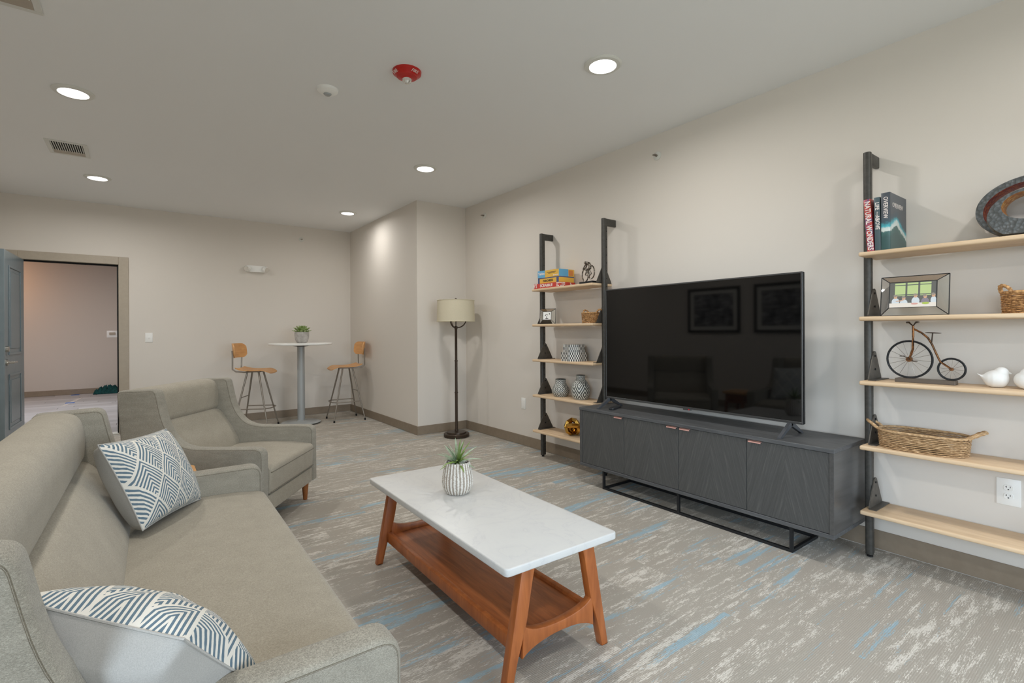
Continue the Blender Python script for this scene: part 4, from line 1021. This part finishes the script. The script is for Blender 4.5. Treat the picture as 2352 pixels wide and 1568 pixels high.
def f_ov(t):   # sea, surf line and shore; fixed print on the cover (object z and x)
    tc = t.n('ShaderNodeTexCoord').outputs['Object']; sp = t.n('ShaderNodeSeparateXYZ', {0: tc}); n = t.math('MULTIPLY', t.math('SUBTRACT', t.noise(tc, 30, 4, .6), .5), .05)
    arch = t.math('MULTIPLY', t.math('ABSOLUTE', t.math('SUBTRACT', sp.outputs[0], .09)), .45)
    z = t.math('ADD', t.math('ADD', sp.outputs[2], arch), n)
    t.base(t.ramp(z, [(.10, lin((62, 92, 92))), (.128, lin((70, 110, 108))), (.132, lin((214, 222, 218))), (.150, lin((206, 218, 216))), (.160, lin((72, 176, 190))), (.178, lin((62, 84, 96))), (.21, lin((74, 80, 88)))]))
m_nat, m_ov, m_life = mat('volcano_print', (150, 70, 60), .35, fn=f_nat), mat('surf_print', (70, 84, 90), .35, fn=f_ov), mat('cover_slate', (74, 92, 98), .4)
SPI = lambda z, th: frame_m((-.0016, th / 2, z), (0, 0, -1), (0, -1, 0))
def e_nat(b, th, dp, h): text('lettering', 'NATURAL WONDERS', .034, m_pw, b, SPI(h * .49, th), .0004, .76, .0007)
def e_life(b, th, dp, h):
    text('lettering', 'LIFE', .024, m_pw, b, SPI(h - .045, th), .0004, .95, .0005); text('lettering', 'FROM', .009, m_pw, b, SPI(h - .085, th)); text('lettering', 'ABOVE', .024, m_pw, b, SPI(h - .128, th), .0004, .95, .0005)
def e_ov(b, th, dp, h):
    text('lettering', 'OVERVIEW', .026, m_pw, b, SPI(h - .075, th), .0004, .85, .0004)
    text('lettering', 'OVERVIEW', .034, m_pw, b, frame_m((.11, -.0008, h - .06), (1, 0, 0), (0, 0, 1)), .0003, .95)
book('large slate book with a white surf line on its cover, right of the three', (2.987, .850, S1), 0, .038, .245, .285, m_ov, m_ov, 0, e_ov)
book('slim plain slate book between the red book and the surf cover book', (2.99, .889, S1), 0, .026, .22, .270, m_life, m_life, math.radians(-1), e_life)
book('mottled red book leaning against the shelf post, leftmost of the three', (2.99, .919, S1), 0, .030, .235, .270, m_nat, m_nat, math.radians(-3.4), e_nat)
# ring sculpture
rs = thing('ring_sculpture', 'hammered dark ring sculpture with gold inside, top shelf right edge', 'sculpture', (3.11, .36, S1))
def crescent(name, oc, oa, ic, ia, x0, x1, mo_, mi_):
    bm = nb(); N = 96; rings = []; xm = (x0 + x1) / 2
    for k in range(N):
        a = 2 * math.pi * k / N; c_, s_ = math.cos(a), math.sin(a)
        oy_, oz_ = oc[0] + oa[0] * c_, max(0, oc[1] + oa[1] * s_); iy_, iz_ = ic[0] + ia[0] * c_, ic[1] + ia[1] * s_
        my_, mz_ = (oy_ * .86 + iy_ * .14), max(0, oz_ * .86 + iz_ * .14)
        rings.append([bm.verts.new(p) for p in ((xm, oy_, oz_), (x0 + (xm - x0) * .35, oy_ * .97 + iy_ * .03, max(0, oz_ * .97 + iz_ * .03)), (x0, my_, mz_), (x0, iy_, iz_), (xm, iy_ * .97 + ic[0] * .03, iz_ * .97 + ic[1] * .03), (x1, iy_, iz_), (x1, my_, mz_), (x1 - (x1 - xm) * .35, oy_ * .97 + iy_ * .03, max(0, oz_ * .97 + iz_ * .03)))])
    for k in range(N):
        a, b = rings[k], rings[(k + 1) % N]
        for j in range(8):
            try: f = bm.faces.new((a[j], a[(j + 1) % 8], b[(j + 1) % 8], b[j]))
            except ValueError: continue
            f.material_index = 1 if j in (3, 4) else 0
    bmesh.ops.remove_doubles(bm, verts=bm.verts, dist=1e-5)
    return obj(name, bm, [mo_, mi_], rs, smooth=50)
crescent('outer_ring', (0, .135), (.2, .142), (0, .128), (.170, .120), -.01, .10, m_ham, m_hamr)
crescent('inner_ring', (-.012, .088), (.160, .116), (.010, .128), (.086, .060), -.10, .01, m_ham, m_hamg)
# wide photo frame
def family(pr_, M_, w, h):
    cols = {'curtain': ((96, 96, 92), []), 'green': ((184, 202, 140), []), 'mullion': ((84, 88, 92), []), 'skin': ((206, 164, 134), []), 'hair': ((150, 140, 130), []), 'shirt_pale': ((206, 214, 220), []), 'shirt_mauve': ((136, 128, 140), []), 'tablecloth': ((226, 218, 208), []), 'plate_green': ((170, 188, 84), []), 'plate_pink': ((214, 160, 150), [])}
    R_ = lambda x0, x1, y0, y1: [(x0 * w, y0 * h), (x1 * w, y0 * h), (x1 * w, y1 * h), (x0 * w, y1 * h)]
    cols['curtain'][1].append((R_(-.5, .5, -.5, .5), .0003))
    for i in range(3): cols['green'][1].append((R_(-.38 + i * .27, -.15 + i * .27, -.05, .46), .0005))
    for z_ in (.36, -.02): cols['mullion'][1].append((R_(-.38, .4, z_, z_ + .03), .0007))
    cols['tablecloth'][1].append((R_(-.5, .5, -.5, -.33), .0012))
    for i, (x, y, sh) in enumerate(((-.36, -.08, 'shirt_pale'), (-.18, -.14, 'shirt_pale'), (.07, -.06, 'shirt_pale'), (.27, -.1, 'shirt_mauve'), (.44, -.06, 'shirt_pale'))):
        sx = min(.085, .5 - abs(x)); cols[sh][1].append((ell(x * w, (y - .2) * h, sx * w, .16 * h), .0008)); cols['skin'][1].append((ell(x * w, y * h, .038 * w, .075 * h), .0010)); cols['hair'][1].append((ell((x - .008) * w, (y + .045) * h, .038 * w, .045 * h), .0011))
    cols['skin'][1].append((ell(-.27 * w, -.24 * h, .09 * w, .02 * h, .15), .0013)); cols['plate_green'][1].append((ell(.28 * w, -.36 * h, .08 * w, .045 * h), .0014)); cols['plate_pink'][1].append((ell(.05 * w, -.37 * h, .075 * w, .035 * h), .0014))
    for k, (c_, ps) in cols.items():
        bm = nb()
        for p, z_ in ps: patch(bm, p, M_, z_)
        obj(k + '_print', bm, flat('print_' + k, c_), pr_, smooth=0)
geo_frame('photo_frame', 'wide black wire glass frame with photo of people dining', (3.055, .778, SH[1]), math.radians(3), math.radians(9), .268, .20, .185, .128, .028, family)
basket('small golden woven basket with handle at the right edge, second shelf', (3.09, .375, SH[1]), .07, .085, .092, 12, m_seao, 14, 'y', .013, .03, .03, .06, math.radians(40))
# penny farthing
pf = thing('bicycle_ornament', 'copper penny-farthing bicycle ornament on a dark block base', 'ornament', (3.085, .735, SH[2]))
PY, PZ = .735, SH[2]
bm = nb(); box(bm, -.028, .028, .622 - PY, .855 - PY, 0, .020, .002, 1); obj('base', bm, flat('block_wood', (92, 82, 72), .5), pf)
def wheel(nm, c_, r_, ns, tr_):
    bm = nb(); tube(bm, torus_pts(c_, r_, 48), tr_, 8, closed=True); tube(bm, torus_pts(c_, r_ - tr_ * 1.3, 48), tr_ * .5, 6, closed=True); w_ = obj(nm, bm, m_frame, pf)
    for k in range(ns):
        a = 2 * math.pi * k / ns + .1; bm = nb(); tube(bm, [c_, (c_[0], c_[1] + r_ * math.cos(a), c_[2] + r_ * math.sin(a))], .0008, 4); obj('spoke', bm, m_steel, w_)
    bm = nb(); tube(bm, [(c_[0] - .008, c_[1], c_[2]), (c_[0] + .008, c_[1], c_[2])], r_ * .12 + .002, 12); obj('hub', bm, m_copper, w_)
bc, br_, sc2, sr2 = (0, .802 - PY, .115), .0925, (0, .640 - PY, .074), .0515
wheel('front_wheel', bc, br_, 16, .0036); wheel('rear_wheel', sc2, sr2, 12, .0034)
bm = nb(); tube(bm, [(0, .785 - PY, .268), (0, .776 - PY, .262), (0, .752 - PY, .247), (0, .728 - PY, .222), (0, .712 - PY, .190), (0, .698 - PY, .150), (0, .686 - PY, .118), (0, .680 - PY, .106)], .0045, 8)
for s in (-1, 1): tube(bm, [(0, .683 - PY, .110), (s * .009, .672 - PY, .100), (s * .009, .640 - PY, .074)], .0028, 6)
tube(bm, [(0, .786 - PY, .285), (0, .786 - PY, .225)], .005, 8)
for s in (-1, 1): tube(bm, [(0, .786 - PY, .232), (s * .010, .787 - PY, .205), (s * .010, .788 - PY, .165), (s * .009, .802 - PY, .115)], .003, 6)
obj('frame', bm, m_copper, pf)
bm = nb()
for s in (-1, 1): tube(bm, [(0, .786 - PY, .282), (s * .014, .788 - PY + s * .012, .292), (s * .030, .788 - PY + s * .022, .300), (s * .045, .788 - PY + s * .035, .300)], [.003, .003, .0045, .0045], 8)
obj('handlebar', bm, m_bronze, pf)
bm = nb(); tube(bm, [(0, .714 - PY, .200), (0, .710 - PY, .245)], .0028, 6); t_ = bmesh.new(); bmesh.ops.create_uvsphere(t_, u_segments=14, v_segments=8, radius=1); merge(bm, t_, Matrix.Translation((0, .708 - PY, .247)) @ Matrix.Rotation(.05, 4, 'X') @ Matrix.Diagonal((.010, .032, .0028, 1))); obj('saddle', bm, m_bronze, pf)
bm = nb(); tube(bm, [(-.012, .802 - PY, .115), (-.014, .78 - PY, .108)], .0015, 6); box(bm, -.024, -.010, .765 - PY, .785 - PY, .105, .109, .001, 1); tube(bm, [(.012, .802 - PY, .115), (.014, .825 - PY, .128)], .0015, 6); box(bm, .010, .024, .825 - PY, .845 - PY, .127, .131, .001, 1); obj('pedals', bm, m_bronze, pf)
# birds
def bird(label, loc, rz):
    b = thing('ceramic_bird', label, 'ornament', loc, rz, 'white ceramic birds on the third shelf')
    bm = nb(); st = [(-.066, .062, .001, .002), (-.058, .055, .008, .004), (-.048, .046, .012, .009), (-.041, .040, .020, .020), (-.032, .038, .030, .031), (-.016, .039, .039, .039), (.002, .040, .041, .040), (.018, .041, .038, .040), (.030, .042, .030, .034), (.038, .042, .019, .024), (.042, .042, .004, .006)]
    rings = []
    for x, z, ry, rz_ in st:
        rings.append([bm.verts.new((x, ry * math.cos(t), max(0, z + rz_ * math.sin(t)))) for t in [k * 2 * math.pi / 24 for k in range(24)]])
    for a, c_ in zip(rings[:-1], rings[1:]):
        for k in range(24): bm.faces.new((a[k], a[(k + 1) % 24], c_[(k + 1) % 24], c_[k]))
    bm.faces.new(rings[0][::-1]); bm.faces.new(rings[-1])
    t_ = bmesh.new(); bmesh.ops.create_uvsphere(t_, u_segments=20, v_segments=14, radius=.0255); merge(bm, t_, Matrix.Translation((.016, 0, .068)))
    for f in bm.faces: f.smooth = True
    ob_ = obj('body', bm, m_bird, b, smooth=80); rm_ = ob_.modifiers.new('blend', 'REMESH'); rm_.mode = 'VOXEL'; rm_.voxel_size = .0026; rm_.use_smooth_shade = True; sm_ = ob_.modifiers.new('soften', 'SMOOTH'); sm_.iterations = 9; sm_.factor = .6
    bm = nb(); tube(bm, [(.038, 0, .068), (.049, 0, .064)], [.006, .001], 8); obj('beak', bm, m_bird, b)
    return b
bird('white ceramic bird seen from the side, tail up, third shelf', (3.095, .487, SH[2]), math.radians(-75))
b2 = bird('white ceramic bird cut by the right edge of the photo', (3.095, .392, SH[2]), math.radians(-160))
basket('large oval woven basket with loop handles on the fourth shelf', (3.10, .755, SH[3]), .098, .168, .088, 11, m_sea, 26, 'y', .015, .036, .036, .05, 0, .0042, 1.5)

# ================================================================== HALL THINGS
cl = nb(); rnd = random.Random(4); N = 20; g = []
for i in range(N + 1):
    g.append([cl.verts.new((-.26 + .52 * i / N, -.12 + .24 * j / N,   .004 + (.17 * (abs(math.sin(i * 1.1 + .6 * math.sin(j))) * .6 + abs(math.sin(j * 1.3 + i * .4)) * .5) * math.sin(math.pi * min(1, max(0, i / N))) ** .5 * math.sin(math.pi * j / N) ** .5))) for j in range(N + 1)])
for i in range(N):
    for j in range(N): cl.faces.new((g[i][j], g[i + 1][j], g[i + 1][j + 1], g[i][j + 1]))
bmesh.ops.solidify(cl, geom=cl.faces[:], thickness=.004)
tag(obj('drop_cloth', cl, m_teal, smooth=70, loc=(-.52, 12.95, .002)), 'crumpled teal cloth on the hall floor by the wall', 'cloth')
for (x, y), lb in (((-1.054, 13.02), 'blue tape piece on the hall floor nearest the hall baseboard'), ((-1.007, 11.58), 'blue tape piece on the hall floor nearer the doorway')):
    bm = nb(); box(bm, -.06, .06, -.07, .07, 0, .003); tag(obj('tape_piece', bm, m_tape, loc=(x, y, .0005)), lb, 'tape', 'blue tape pieces in the hall')
bm = nb(); box(bm, -.03, .03, -.6, .6, 0, .001); o = tag(obj('clear_strip', bm, m_clear, loc=(-.99, 11.75, .0003)), 'pale clear film strip between the blue tape pieces', 'tape'); o.rotation_euler = (0, 0, -.12)

# ================================================================== PICTURES ON THE LEFT WALL (seen in the television)
def f_art(t):
    v = t.coord('Object', (1, 1, 1)); n = t.noise(v, 6, 5, .65, .8); n2 = t.noise(t.coord('Object', (1, 1, 6)), 5, 3)
    t.base(t.ramp(t.math('ADD', t.math('MULTIPLY', n, .6), t.math('MULTIPLY', n2, .4)), [(.40, lin((40, 42, 46))), (.5, lin((110, 112, 116))), (.6, lin((176, 176, 178)))]))
m_art = mat('grey_art', (120, 120, 122), .6, fn=f_art)
for yc_, zc_, w_, h_, lb in ((4.45, 1.53, .90, .72, 'black framed grey print on the left wall, left one in the television reflection'), (3.33, 1.53, .90, .72, 'black framed grey print on the left wall, right one in the television reflection')):
    a_ = thing('framed_print', lb, 'picture', (XL, yc_, zc_), 0, 'framed prints opposite the television')
    bm = nb(); t1 = .04
    for z0, z1, y0, y1 in ((-h_ / 2, -h_ / 2 + t1, -w_ / 2, w_ / 2), (h_ / 2 - t1, h_ / 2, -w_ / 2, w_ / 2), (-h_ / 2 + t1, h_ / 2 - t1, -w_ / 2, -w_ / 2 + t1), (-h_ / 2 + t1, h_ / 2 - t1, w_ / 2 - t1, w_ / 2)): box(bm, 0, .03, y0, y1, z0, z1, .002, 1)
    obj('frame', bm, m_black, a_)
    bm = nb(); box(bm, 0, .012, -w_ / 2 + t1, w_ / 2 - t1, -h_ / 2 + t1, h_ / 2 - t1); obj('mat_board', bm, flat('mat_white', (222, 220, 214), .8), a_)
    bm = nb(); box(bm, .012, .0135, -w_ / 2 + .11, w_ / 2 - .11, -h_ / 2 + .10, h_ / 2 - .10); obj('artwork', bm, m_art, a_)
